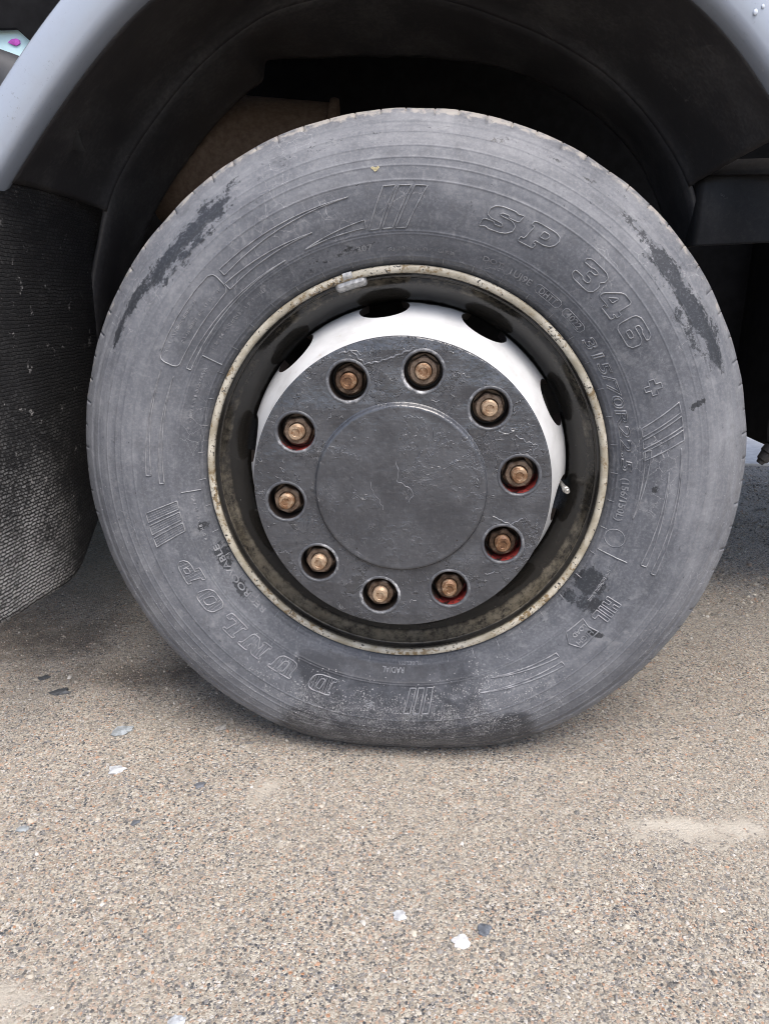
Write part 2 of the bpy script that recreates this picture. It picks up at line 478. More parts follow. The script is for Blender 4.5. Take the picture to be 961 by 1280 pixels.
def bm_obj(name, bm, mat, parent=None, smooth=True, loc=(0, 0, 0), angle=None):
    bmesh.ops.recalc_face_normals(bm, faces=bm.faces)
    me = bpy.data.meshes.new(name)
    bm.to_mesh(me); bm.free()
    me.polygons.foreach_set('use_smooth', [smooth] * len(me.polygons))
    if angle is not None:
        me.set_sharp_from_angle(angle=R_(angle))
    me.materials.append(mat)
    o = bpy.data.objects.new(name, me)
    COL.objects.link(o)
    o.location = loc
    if parent is not None:
        o.parent = parent
    return o

def empty(name, loc=(0, 0, 0), parent=None):
    o = bpy.data.objects.new(name, None)
    COL.objects.link(o)
    o.location = loc
    o.empty_display_size = 0.1
    if parent is not None: o.parent = parent
    return o

def tag(o, label=None, cat=None, group=None, kind=None):
    if label: o['label'] = label
    if cat: o['category'] = cat
    if group: o['group'] = group
    if kind: o['kind'] = kind
    return o

def grid_faces(nu, nv, closed_u=False):
    """verts index u*nv+v"""
    F = []
    for i in range(nu if closed_u else nu - 1):
        j = (i + 1) % nu
        for k in range(nv - 1):
            F.append((i * nv + k, j * nv + k, j * nv + k + 1, i * nv + k + 1))
    return F

def lathe(profile, n=180, a0=0.0, a1=2 * PI, closed=True):
    A = np.linspace(a0, a1, n, endpoint=not closed)
    P = np.array(profile)
    V = np.empty((n, len(P), 3))
    V[:, :, 0] = np.cos(A)[:, None] * P[None, :, 0]
    V[:, :, 1] = P[None, :, 1]
    V[:, :, 2] = np.sin(A)[:, None] * P[None, :, 0]
    return V.reshape(-1, 3), grid_faces(n, len(P), closed)

def catmull(P, n):
    P = np.array(P, float)
    Q = np.vstack([2 * P[0] - P[1], P, 2 * P[-1] - P[-2]])
    out = []
    for i in range(1, len(Q) - 2):
        for t in np.linspace(0, 1, n, endpoint=False):
            p0, p1, p2, p3 = Q[i - 1:i + 3]
            out.append(0.5 * ((2 * p1) + (p2 - p0) * t + (2 * p0 - 5 * p1 + 4 * p2 - p3) * t * t + (3 * p1 - p0 - 3 * p2 + p3) * t ** 3))
    out.append(P[-1])
    return np.array(out)

def box_bm(bm, x0, x1, y0, y1, z0, z1, bevel=0.0, seg=2):
    vs = [bm.verts.new((x, y, z)) for x in (x0, x1) for y in (y0, y1) for z in (z0, z1)]
    fs = [(0, 1, 3, 2), (4, 6, 7, 5), (0, 4, 5, 1), (2, 3, 7, 6), (0, 2, 6, 4), (1, 5, 7, 3)]
    faces = [bm.faces.new([vs[i] for i in f]) for f in fs]
    if bevel:
        ed = list({e for f in faces for e in f.edges})
        bmesh.ops.bevel(bm, geom=ed, offset=bevel, segments=seg, affect='EDGES', profile=0.5)

def prism(name, pts_xz, y0, y1, mat, parent, bevel=0.0):
    """outline in the XZ plane, thick along Y"""
    bm = bmesh.new()
    f = bm.faces.new([bm.verts.new((x, y0, z)) for x, z in pts_xz])
    r = bmesh.ops.extrude_face_region(bm, geom=[f])
    bmesh.ops.translate(bm, vec=(0, y1 - y0, 0), verts=[v for v in r['geom'] if isinstance(v, bmesh.types.BMVert)])
    if bevel:
        bmesh.ops.bevel(bm, geom=bm.edges[:], offset=bevel, segments=2, affect='EDGES', profile=0.5)
    return bm_obj(name, bm, mat, parent, True, angle=40)

# ------------------------------------------------------------------ ground
SAND = [(0.42, -0.165, 0.11, 0.032, 1.0), (0.52, -0.138, 0.06, 0.026, 1.0), (0.33, -0.178, 0.07, 0.018, 0.8), (-0.21, -0.125, 0.06, 0.034, 0.85),
        (-0.26, -0.085, 0.03, 0.016, 0.5), (0.15, -0.12, 0.07, 0.02, 0.35), (-0.42, -0.50, 0.10, 0.09, 0.6), (0.33, 0.05, 0.09, 0.05, 0.45),
        (0.02, -0.03, 0.22, 0.022, 0.55), (0.62, -0.06, 0.1, 0.05, 0.4)]
UNDER_SHADE = [(-0.55, 0.22, 0.26, 0.13, 0.75), (-0.85, 0.35, 0.3, 0.2, 0.8), (0.60, 0.42, 0.28, 0.22, 0.45), (0.75, 0.9, 0.5, 0.35, 0.35), (-0.36, 0.13, 0.12, 0.05, 0.5),  # spots of painted shade on the ground under the truck
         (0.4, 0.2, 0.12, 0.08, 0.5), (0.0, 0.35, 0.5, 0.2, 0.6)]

def spots(X, Y, L):
    m = np.zeros_like(X)
    for cx, cy, sx, sy, a in L:
        m = np.maximum(m, a * np.exp(-(((X - cx) / sx) ** 2 + ((Y - cy) / sy) ** 2)))
    return m

def ground_height(X, Y):
    return 0.0025 * np.sin(X * 9.1 + 1.3) * np.sin(Y * 7.7 + 0.4) + 0.0016 * np.sin(X * 23 + Y * 11) * np.sin(Y * 19 - X * 7) \
        - 0.0022 * np.exp(-((X / 0.3) ** 2 + ((Y - 0.15) / 0.2) ** 2))

def build_ground():
    u = np.linspace(-1, 1, 321)
    ax = np.sinh(u * 7.0) / np.sinh(7.0) * 400.0 + u * 1.6
    ay = ax - 0.15
    X, Y = np.meshgrid(ax, ay, indexing='ij')
    near = np.exp(-((X / 2.5) ** 2 + (Y / 2.5) ** 2))
    Z = ground_height(X, Y) * near
    V = np.stack([X, Y, Z], -1).reshape(-1, 3)
    o = mesh_obj('ground', V, grid_faces(321, 321), MT['ground'])
    for nm, L in (('sand', SAND), ('under_shade', UNDER_SHADE)):
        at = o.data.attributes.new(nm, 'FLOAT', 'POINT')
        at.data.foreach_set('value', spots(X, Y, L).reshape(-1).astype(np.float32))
    tag(o, 'sandy worn aggregate ground under the truck', None, None, 'structure')
    return o
build_ground()

def stones_mesh(name, P, S, colors, flat=(0.45, 0.8), seed=3):
    """many angular pebbles as one mesh: jittered octahedra with a cut top"""
    r = np.random.default_rng(seed)
    n = len(P)
    base = np.array([[1, 0, 0], [0.5, 0.87, 0], [-0.5, 0.87, 0], [-1, 0, 0], [-0.5, -0.87, 0], [0.5, -0.87, 0],
                     [0.45, 0.30, 0.8], [-0.5, 0.25, 0.85], [0.0, -0.5, 0.8]])
    F = [(0, 1, 6), (1, 2, 7), (1, 7, 6), (2, 3, 7), (3, 4, 7), (4, 8, 7), (4, 5, 8), (5, 0, 8), (0, 6, 8), (6, 7, 8)]
    B = base[None] + r.normal(0, 0.16, (n, 9, 3))
    B[:, :6, 2] -= 0.25
    B *= np.stack([r.uniform(0.7, 1.25, n), r.uniform(0.55, 1.0, n), r.uniform(*flat, n)], -1)[:, None, :]
    a = r.uniform(0, 2 * PI, n)
    c, s = np.cos(a)[:, None], np.sin(a)[:, None]
    x = B[:, :, 0] * c - B[:, :, 1] * s
    y = B[:, :, 0] * s + B[:, :, 1] * c
    tx, ty = r.normal(0, 0.25, (n, 1)), r.normal(0, 0.25, (n, 1))
    z = B[:, :, 2] + x * tx + y * ty
    V = np.stack([x, y, z], -1) * S[:, None, None] + P[:, None, :]
    V = V.reshape(-1, 3)
    Fa = (np.array(F)[None] + (np.arange(n) * 9)[:, None, None]).reshape(-1, 3)
    me = bpy.data.meshes.new(name)
    me.vertices.add(len(V)); me.vertices.foreach_set('co', V.astype(np.float32).reshape(-1))
    me.loops.add(Fa.size); me.loops.foreach_set('vertex_index', Fa.astype(np.int32).reshape(-1))
    me.polygons.add(len(Fa))
    me.polygons.foreach_set('loop_start', (np.arange(len(Fa)) * 3).astype(np.int32))
    me.update(calc_edges=True)
    at = me.attributes.new('Col', 'FLOAT_COLOR', 'POINT')
    at.data.foreach_set('color', np.repeat(np.c_[colors, np.ones(n)], 9, axis=0).astype(np.float32).reshape(-1))
    me.materials.append(MT['gravel'])
    o = bpy.data.objects.new(name, me)
    COL.objects.link(o)
    return o

def build_gravel():
    r = np.random.default_rng(11)
    n = 115000
    Y = np.where(r.uniform(0, 1, n) < 0.90, r.uniform(-0.62, 0.75, n), r.uniform(0.7, 1.7, n))
    X = r.uniform(-1, 1, n) * (0.62 + (Y + 0.62) * 0.42)
    dens = 0.85 - 1.0 * np.clip(spots(X, Y, SAND) * 1.15 + 0.3 * np.sin(X * 83) * np.sin(Y * 97), 0, 0.30)
    clump = np.array([mnoise.noise((x * 7, y * 7, 0.3)) for x, y in zip(X, Y)])
    keep = r.uniform(0, 1, n) < dens * np.clip(0.75 + clump * 0.9, 0.1, 1) * np.clip(1.25 - np.maximum(Y, 0) * 0.9, 0.25, 1)
    # nothing under the tyre's contact patch
    keep &= ~((np.abs(X) < 0.16) & (Y > 0.012) & (Y < 0.30))
    X, Y = X[keep], Y[keep]
    nf = 26000
    far = np.zeros(len(X) + nf, bool); far[len(X):] = True
    X = np.concatenate([X, r.uniform(0.35, 1.9, nf)]); Y = np.concatenate([Y, r.uniform(0.6, 2.28, nf)])
    n = len(X)
    S = np.clip(np.exp(r.normal(math.log(0.0014), 0.42, n)), 0.0008, 0.0058)
    S[far] *= 2.0
    ci = r.choice(len(STONE), n, p=np.array(SW) / sum(SW))
    C = np.array(STONE)[ci] * r.uniform(0.75, 1.15, (n, 1))
    sp = spots(X, Y, SAND) + 0.22 * np.sin(X * 61 + Y * 40) * np.sin(Y * 73 - X * 31)
    fine = r.uniform(0, 1, n) < np.clip(sp * 1.25 - 0.15, 0, 0.9)
    S[fine] *= 0.55
    C[fine] = np.array([0.50, 0.465, 0.405]) * r.uniform(0.7, 1.1, (int(fine.sum()), 1))
    st = np.clip(spots(X, Y, UNDER_SHADE), 0, 1)
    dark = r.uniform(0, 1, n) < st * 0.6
    C[dark] *= 0.35  # grains inside the painted shade patches darkened too
    Z = ground_height(X, Y) + S * 0.05
    o = stones_mesh('loose_gravel', np.stack([X, Y, Z], -1), S, C, (0.4, 0.85))
    tag(o, 'fine loose gravel of cream, salmon and slate grains over the ground', None, None, 'stuff')
build_gravel()

def far_bright_strip():  # pale slab added so the far ground looks brightly lit
    bm = bmesh.new(); box_bm(bm, -30, 30, 2.30, 9.0, -0.05, 0.012, 0.01)
    o = bm_obj('bright_strip', bm, make_simple('bright_ground_tone', (0.60, 0.585, 0.56), 0.8, 0, 0.3, 25, 0.12), None, True, angle=40)
    tag(o, 'pale strip added beyond the far side of the truck as bright sunlit ground', None, None, 'structure')
far_bright_strip()

def chip(x, y, size, col, label, asp=0.7, rot=0.0, h=0.4, seed=1, group='stone chips lying on the ground'):
    bm = bmesh.new()
    bmesh.ops.create_icosphere(bm, subdivisions=3, radius=1.0)
    r = random.Random(seed)
    off = Vector((r.uniform(0, 50), r.uniform(0, 50), r.uniform(0, 50)))
    for v in bm.verts:
        k = 1.0 + 0.60 * mnoise.noise(v.co * 1.5 + off) + 0.26 * mnoise.noise(v.co * 4.5 + off)
        v.co *= k
        v.co.z = max(v.co.z, -0.45)
        v.co = Vector((v.co.x, v.co.y * asp, min(v.co.z, 0.62 + 0.1 * v.co.x) * h)) * size
    M = Mat('stone_chip')
    n = M.noise(220, 5, 0.7)
    n2 = M.noise(70, 4, 0.6)
    M.set(color=M.mix(M.step(n2, 0.35, 0.65), tuple(c * 0.55 for c in col), col), rough=0.6, spec=0.4, normal=M.bump(n, 0.5, 0.0015))
    o = bm_obj('stone_chip', bm, M.m, None, False, loc=(x, y, float(ground_height(np.array(x), np.array(y))) + size * h * 0.28))
    o.rotation_euler = (0, 0, rot)
    tag(o, label, 'stone', group)
BLU, WHT, SLA = (0.34, 0.37, 0.385), (0.56, 0.58, 0.60), (0.085, 0.09, 0.095)
chip(-0.506, 0.016, 0.0165, BLU, 'large blue grey stone chip left of the tyre, behind a whiter chip', 0.75, 0.5, 0.45, 1)
chip(-0.466, -0.093, 0.0125, WHT, 'bluish white stone chip in front of the large blue grey chip', 0.62, 0.2, 0.4, 2)
chip(-0.683, 0.134, 0.019, SLA, 'flat dark slate chip in the shade at the left edge', 0.5, 0.3, 0.3, 3)
chip(-0.745, 0.185, 0.012, (0.07, 0.075, 0.08), 'small black stone chip in the left shade behind the flat slate chip', 0.6, 0.4, 0.3, 13)
chip(-0.332, 0.045, 0.010, (0.44, 0.42, 0.39), 'pale grey stone chip just left of the tyre tread', 0.6, 0.9, 0.35, 4)
chip(-0.316, -0.12, 0.008, (0.15, 0.16, 0.18), 'small slate stone chip between the white chip and the pale sand spot', 0.8, 0.1, 0.45, 5)
chip(0.018, -0.345, 0.0085, WHT, 'left one of two white stone chips on the near gravel', 0.9, 0.6, 0.4, 6)
chip(0.094, -0.378, 0.0105, (0.74, 0.75, 0.76), 'larger right one of two white stone chips on the near gravel', 0.8, 0.1, 0.4, 7)
chip(0.123, -0.359, 0.008, (0.13, 0.145, 0.17), 'dark blue grey stone chip beside the larger near white chip', 0.9, 1.2, 0.4, 8)
chip(-0.216, -0.506, 0.0105, (0.52, 0.55, 0.58), 'white and grey stone chip at the bottom edge of the photo', 0.75, 0.5, 0.5, 9)
chip(-0.545, -0.235, 0.0085, BLU, 'small blue grey stone chip on the gravel near the left edge', 0.7, 0.1, 0.4, 10)
chip(-0.385, -0.21, 0.007, (0.13, 0.14, 0.155), 'tiny dark stone chip on open gravel left of the pale sand spot', 0.7, 0.8, 0.4, 11)

# ------------------------------------------------------------------ the truck
truck = empty('truck', (0, 0, ZC - Z0))
tag(truck, 'truck with pale fender, black wheel arch and one dusty ten nut wheel', 'truck')
wheel = empty('wheel', (0, 0, Z0), truck)
wheel['label'] = 'dusty grey truck wheel with white disc, grey hub cover and rusty nuts'

# ---- tyre
RT = 0.5068
SIDE = catmull([(0.3005, 0.016), (0.305, 0.0065), (0.309, -0.001), (0.3135, -0.0065), (0.319, -0.0115), (0.332, -0.0185), (0.35, -0.026), (0.38, -0.0330),
                (0.41, -0.0355), (0.436, -0.0330), (0.46, -0.0255), (0.478, -0.0160), (0.490, -0.0065), (0.4985, 0.0015), (0.5035, 0.0075), (0.5062, 0.0125), (RT, 0.018)], 40)
RINGS = [(0.3118, 0.0006, 0.0009), (0.3165, 0.0007, 0.0010), (0.3445, 0.0006, 0.0011), (0.3480, 0.0006, 0.0011), (0.4105, 0.0007, 0.0011), (0.4285, 0.0006, 0.0012), (0.4385, 0.0007, 0.0011),
         (0.4535, 0.0007, 0.0012), (0.4715, 0.0007, 0.0012)]
def side_y(r):
    y = np.interp(r, SIDE[:, 0], SIDE[:, 1])
    for r0, h, wd in RINGS:
        y = y - h * np.exp(-((r - r0) / wd) ** 2)
    # groove inside the shoulder
    y = y + 0.0028 * np.exp(-((r - 0.4825) / 0.0028) ** 2)
    return y
PHI0 = math.acos(ZC / RT)
def deform(a, r, y):
    ph = (a + PI / 2 + PI) % (2 * PI) - PI
    fl = (ZC + 0.0045) / np.cos(np.clip(ph, -1.2, 1.2))
    k = 0.0140                                   # soft meeting of the round tread and the flat contact
    lim = -k * np.log(np.exp(-(fl - RT) / k) + 1.0) + RT
    lim = np.where(np.abs(ph) < 1.0, lim, RT)
    k = (lim - 0.31) / (RT - 0.31)
    t = np.clip((r - 0.31) / (RT - 0.31), 0, 1.2)
    r2 = np.where(r > 0.31, 0.31 + (r - 0.31) * k, r)
    soft = np.exp(-(ph / 0.42) ** 2)
    y2 = y - 0.010 * soft * np.sin(np.clip(t, 0, 1) * PI) ** 1.0
    return r2, y2
def tyre_pt(a, r, n=0.0):
    a, r = np.asarray(a, float), np.asarray(r, float)
    r2, y2 = deform(a, r, side_y(r))
    return np.stack([r2 * np.cos(a), y2 - n, r2 * np.sin(a)], -1)

def arc_mask(a, r, a0, a1, r0, wr, fa=4.0):
    """a in degrees; soft 0..1 patch"""
    mid, half = (a0 + a1) / 2, abs(a1 - a0) / 2
    da = np.abs((a - mid + 180) % 360 - 180)
    return np.clip(1 - np.maximum(da - half, 0) / fa, 0, 1) * np.exp(-((r - r0) / wr) ** 2)

def build_tyre():
    ns = 88
    A = []
    for i in range(ns):
        b = 2 * PI * i / ns + random.uniform(-0.004, 0.004)
        for d in (-0.0022, -0.0011, 0.0011, 0.0022): A.append((b + d, 1 if abs(d) < 0.002 else 0, i))
        for t in range(1, 8): A.append((2 * PI * i / ns + 2 * PI / ns * t / 8, 0, i))
    A.sort()
    ang = np.array([x[0] for x in A]); notch = np.array([x[1] for x in A])
    nlen = np.array([0.4 + 0.6 * ((x[2] * 37) % 11) / 10 for x in A])
    rr = list(np.linspace(0.301, 0.485, 66)) + list(np.linspace(0.486, 0.5066, 22))
    for r0, h, wd in RINGS:
        rr += [r0 + wd * k for k in (-1.8, -0.9, 0, 0.9, 1.8)]
    rr = np.array(sorted(rr))
    ys = side_y(rr)
    prof_r = list(rr); prof_y = list(ys)
    nside = len(rr)
    # tread with four grooves
    tread = [(RT, 0.019), (RT, 0.058), (0.494, 0.061), (0.494, 0.068), (RT, 0.071), (RT, 0.108), (0.494, 0.111), (0.494, 0.119), (RT, 0.122), (RT, 0.178), (0.494, 0.181), (0.494, 0.189), (RT, 0.192),
             (RT, 0.232), (0.494, 0.235), (0.494, 0.242), (RT, 0.245), (RT, 0.282), (0.498, 0.297), (0.478, 0.315), (0.43, 0.332), (0.38, 0.330), (0.34, 0.318), (0.301, 0.29)]
    prof_r += [t[0] for t in tread]; prof_y += [t[1] for t in tread]
    PR, PY = np.array(prof_r), np.array(prof_y)
    AA, RR = np.meshgrid(ang, PR, indexing='ij')
    YY = np.broadcast_to(PY, AA.shape).copy()
    idx = np.arange(len(PR))
    # worn, slightly ragged shoulder edge
    deg = np.degrees(AA)
    sh = np.clip((RR - 0.492) / 0.0145, 0, 1) * (idx[None] < nside + 1)
    rag = 0.0007 * np.sin(AA * 17) * np.sin(AA * 7 + 1) + 0.0004 * np.sin(AA * 43 + 2) * np.sin(AA * 5)
    R2 = RR + sh * rag
    cut = (notch[:, None] > 0) & (idx[None] >= nside - 20) & (idx[None] < nside + 2)
    cut &= (RR > 0.5062 - 0.014 * nlen[:, None])
    YY = YY + np.where(cut, 0.0026, 0); R2 = R2 - np.where(cut, 0.0006, 0)
    rd, yd = deform(AA, R2, YY)
    V = np.stack([rd * np.cos(AA), yd, rd * np.sin(AA)], -1).reshape(-1, 3)
    o = mesh_obj('tyre', V, grid_faces(len(ang), len(PR), True), MT['rubber'], wheel)
    side = idx[None] < nside + 1
    dk = np.zeros_like(RR)
    for a0, a1, r0, wr, s in [(120, 127, 0.470, 0.008, 0.55), (124, 141, 0.456, 0.013, 1.0), (128, 140, 0.440, 0.010, 0.55), (144, 149, 0.466, 0.009, 0.9), (150, 154, 0.468, 0.006, 0.85),
                              (40, 50, 0.466, 0.009, 0.55), (30, 42, 0.462, 0.015, 0.95), (23, 31, 0.470, 0.013, 0.95), (26, 33, 0.445, 0.010, 0.5), (55, 75, 0.478, 0.006, 0.35), (95, 116, 0.468, 0.007, 0.25)]:
        dk = np.maximum(dk, s * arc_mask(deg, RR, a0, a1, r0, wr))
    def blob(ad, r0, wa, wr, s, lean=0.0):
        da = ((deg - ad + 180) % 360 - 180) - lean * (RR - r0) * 100
        return s * np.exp(-((da / wa) ** 2 + ((RR - r0) / wr) ** 2) ** 1.6)
    for b in [(-29, 0.331, 4.6, 0.022, 1.05, 0.0), (-33.5, 0.349, 2.6, 0.020, 0.9, 0.5), (-35.5, 0.322, 2.0, 0.013, 0.85, 0.0), (-38.5, 0.384, 0.8, 0.016, 0.85, 0.6), (-154.5, 0.319, 4.0, 0.011, 0.95, 0), (-144.0, 0.322, 3.6, 0.009, 0.9, 0),
              (-165.0, 0.325, 1.2, 0.009, 0.8, 0), (16.0, 0.426, 0.7, 0.012, 0.85, 0.4), (-1, 0.368, 0.9, 0.005, 0.75, 0), (103, 0.334, 6, 0.007, 0.45, 0), (112, 0.328, 5, 0.006, 0.4, 0)]:
        dk = np.maximum(dk, blob(*b))
    ph = (deg + 90 + 180) % 360 - 180            # 0 at the bottom, positive to the right
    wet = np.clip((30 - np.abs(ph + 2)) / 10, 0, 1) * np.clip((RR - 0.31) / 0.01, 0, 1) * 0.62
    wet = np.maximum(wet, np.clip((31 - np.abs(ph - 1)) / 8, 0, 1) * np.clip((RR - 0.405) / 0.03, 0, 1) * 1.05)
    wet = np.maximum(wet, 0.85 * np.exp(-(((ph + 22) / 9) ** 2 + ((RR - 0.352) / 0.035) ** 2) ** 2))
    grit = np.clip((46 - np.abs(ph + 2)) / 26, 0, 1) * np.clip((RR - 0.33) / 0.07, 0, 1)
    grit = np.maximum(grit, 0.75 * np.exp(-((ph - 21) / 10) ** 2) * np.clip((RR - 0.315) / 0.04, 0, 1))
    grit = np.maximum(grit, 0.45 * np.clip((62 - np.abs(ph + 18)) / 20, 0, 1) * np.clip((RR - 0.42) / 0.05, 0, 1))
    grit = np.maximum(grit, 0.30 * np.clip((95 - np.abs(ph)) / 30, 0, 1) * np.clip((RR - 0.45) / 0.04, 0, 1))
    be = np.clip((RR - 0.486) / 0.014, 0, 1) * (0.45 + 0.45 * np.clip(np.sin(AA), 0, 1))
    for nm, Z in (('dark', dk), ('wet', wet), ('grit', grit), ('beige', be)):
        Z = np.where(side, Z, 0.2)
        at = o.data.attributes.new(nm, 'FLOAT', 'POINT')
        at.data.foreach_set('value', Z.reshape(-1).astype(np.float32))
    return o
build_tyre()

# ---- raised marks on the tyre wall
def densify(P, closed, step=0.004):
    P = [np.array(p, float) for p in P]
    out = []
    n = len(P)
    for i in range(n if closed else n - 1):
        a, b = P[i], P[(i + 1) % n]
        k = max(1, int(math.ceil(np.linalg.norm(b - a) / step)))
        for t in range(k): out.append(a + (b - a) * t / k)
    if not closed: out.append(P[-1])
    return np.array(out)

class Marks:
    """ridge strips laid on the tyre wall, in (s, h): s metres clockwise along the arc, h metres outwards"""
    def __init__(self): self.v, self.f = [], []
    def ridge(self, P, mapf, closed=True, wd=0.0010, ht=0.0014):
        P = densify(P, closed)
        n = len(P)
        if n < 2: return
        if closed: d = np.roll(P, -1, 0) - np.roll(P, 1, 0)
        else: d = np.gradient(P, axis=0)
        L = np.linalg.norm(d, axis=1, keepdims=True); L[L == 0] = 1
        nr = np.c_[-d[:, 1], d[:, 0]] / L
        rows = [mapf(P + nr * wd, -0.0003), mapf(P + nr * wd * 0.35, ht), mapf(P - nr * wd * 0.35, ht), mapf(P - nr * wd, -0.0003)]
        b = len(self.v)
        for i in range(n):
            for q in rows: self.v.append(q[i])
        for i in range(n if closed else n - 1):
            j = (i + 1) % n
            for k in range(3):
                self.f.append((b + i * 4 + k, b + j * 4 + k, b + j * 4 + k + 1, b + i * 4 + k + 1))
    def build(self, name):
        o = mesh_obj(name, self.v, self.f, MT['letter'], wheel, True)
        bm = bmesh.new(); bm.from_mesh(o.data)
        bmesh.ops.recalc_face_normals(bm, faces=bm.faces)
        # normals must look outwards (towards -Y)
        if sum(f.normal.y for f in bm.faces) > 0: bmesh.ops.reverse_faces(bm, faces=bm.faces)
        bm.to_mesh(o.data); bm.free()
        return o

def arc_map(a_deg, r0):
    def f(P, n):
        a = R_(a_deg) - P[:, 0] / (r0 + 0.02)
        return tyre_pt(a, r0 + P[:, 1], n)
    return f

def chaikin(P, q=0.16):
    out = []
    for i in range(len(P)):
        a, b = np.array(P[i]), np.array(P[(i + 1) % len(P)])
        out += [a + (b - a) * q, b + (a - b) * q]
    return out
GL = {
 'S': [[(.30, 1), (.70, 1), (.80, .94), (.98, .98), (.98, .66), (.66, .66), (.62, .76), (.42, .76), (.36, .70), (.42, .64), (.80, .60), (.97, .46), (1, .24), (.86, .06), (.66, 0), (.32, 0), (.2, .06), (0, 0), (0, .34), (.34, .34), (.4, .24), (.6, .24), (.64, .30), (.58, .37), (.2, .42), (.04, .54), (.02, .78), (.12, .94)]],
 'P': [[(0, 0), (.55, 0), (.55, .2), (.44, .2), (.44, .32), (.74, .32), (.92, .4), (1, .56), (1, .78), (.9, .94), (.72, 1), (0, 1), (0, .8), (.12, .8), (.12, .2), (0, .2)], [(.44, .54), (.62, .54), (.68, .6), (.68, .74), (.62, .8), (.44, .8)]],
 '3': [[(0, .74), (0, .9), (.14, 1), (.8, 1), (.96, .9), (1, .72), (.9, .56), (1, .42), (1, .16), (.84, 0), (.16, 0), (0, .12), (0, .3), (.34, .3), (.4, .22), (.6, .22), (.66, .3), (.6, .42), (.36, .44), (.36, .62), (.6, .64), (.64, .72), (.58, .79), (.4, .79), (.34, .74)]],
 '4': [[(.42, 1), (.84, 1), (.84, .42), (1, .42), (1, .22), (.84, .22), (.84, .16), (.94, .16), (.94, 0), (.36, 0), (.36, .16), (.48, .16), (.48, .22), (0, .22), (0, .42)], [(.48, .74), (.22, .42), (.48, .42)]],
 '6': [[(.95, .74), (.95, .86), (.82, 1), (.2, 1), (.04, .88), (0, .7), (0, .16), (.14, 0), (.84, 0), (1, .14), (1, .46), (.86, .6), (.36, .6), (.36, .74), (.42, .79), (.58, .79), (.63, .74)], [(.36, .22), (.62, .22), (.66, .28), (.66, .36), (.6, .4), (.36, .4)]],
 'D': [[(0, 0), (.7, 0), (.9, .1), (1, .3), (1, .7), (.9, .9), (.7, 1), (0, 1), (0, .82), (.12, .82), (.12, .18), (0, .18)], [(.46, .2), (.6, .2), (.66, .3), (.66, .7), (.6, .8), (.46, .8)]],
 'U': [[(0, 1), (.5, 1), (.5, .84), (.42, .84), (.42, .28), (.5, .2), (.6, .2), (.66, .28), (.66, .84), (.58, .84), (.58, 1), (1.04, 1), (1.04, .84), (.96, .84), (.96, .2), (.84, .04), (.66, 0), (.36, 0), (.18, .06), (.1, .22), (.1, .84), (0, .84)]],
 'N': [[(0, 0), (.42, 0), (.42, .16), (.34, .16), (.34, .56), (.66, 0), (1, 0), (1, .84), (1.08, .84), (1.08, 1), (.62, 1), (.62, .84), (.72, .84), (.72, .46), (.4, 1), (0, 1), (0, .84), (.08, .84), (.08, .16), (0, .16)]],
 'L': [[(0, 0), (.95, 0), (.95, .38), (.72, .38), (.72, .2), (.46, .2), (.46, .84), (.58, .84), (.58, 1), (0, 1), (0, .84), (.12, .84), (.12, .16), (0, .16)]],
 'O': [[(.2, 0), (.8, 0), (1, .22), (1, .78), (.8, 1), (.2, 1), (0, .78), (0, .22)], [(.42, .2), (.58, .2), (.66, .3), (.66, .7), (.58, .8), (.42, .8), (.34, .7), (.34, .3)]],
}
def scan(polys, s):
    hs = []
    for P in polys:
        for i in range(len(P)):
            a, b = P[i], P[(i + 1) % len(P)]
            if (a[0] > s) != (b[0] > s):
                hs.append(a[1] + (s - a[0]) / (b[0] - a[0]) * (b[1] - a[1]))
    hs.sort()
    return list(zip(hs[::2], hs[1::2]))

def big_letter(ch, a_deg, r0, width, height, shear=0.25, hatch=0.0):
    mk = Marks(); mp = arc_map(a_deg, r0)
    polys = []
    for poly in GL[ch]:
        P = chaikin(poly, 0.13)
        P = [(p[0] * width + p[1] * height * shear, p[1] * height) for p in P]
        polys.append(P)
        mk.ridge(P, mp)
    if hatch:
        smax = max(p[0] for p in polys[0])
        s = hatch
        while s < smax:
            for h0, h1 in scan(polys, s):
                if h1 - h0 > 0.004: mk.ridge([(s, h0 + 0.0012), (s, h1 - 0.0012)], mp, False, 0.0004, 0.0006)
            s += hatch
    mk.build('raised_letter')

for ch, a in (('S', 74.3), ('P', 65.6)): big_letter(ch, a, 0.367, 0.045 if ch == 'S' else 0.043, 0.031, 0.30)
for ch, a in (('3', 52.3), ('4', 44.9), ('6', 37.6)): big_letter(ch, a, 0.366, 0.040, 0.033, 0.10)
for ch, a in (('D', -107.0), ('U', -117.4), ('N', -126.3), ('L', -134.5), ('O', -142.7), ('P', -151.5)): big_letter(ch, a, 0.3555, 0.040, 0.029, 0.22, 0.0046)

def text_mesh(body, size, outline):
    cu = bpy.data.curves.new('t', 'FONT')
    cu.body = body; cu.size = 1.0
    cu.resolution_u = 3
    if outline:
        cu.fill_mode = 'NONE'; cu.bevel_depth = 0.036; cu.bevel_resolution = 0
    else:
        cu.extrude = 0.05; cu.offset = 0.012
    ob = bpy.data.objects.new('t', cu); COL.objects.link(ob)
    dg = bpy.context.evaluated_depsgraph_get()
    me = bpy.data.meshes.new_from_object(ob.evaluated_get(dg))
    V = np.array([v.co[:] for v in me.vertices]); F = [tuple(p.vertices) for p in me.polygons]
    bpy.data.objects.remove(ob); bpy.data.curves.remove(cu); bpy.data.meshes.remove(me)
    return V, F

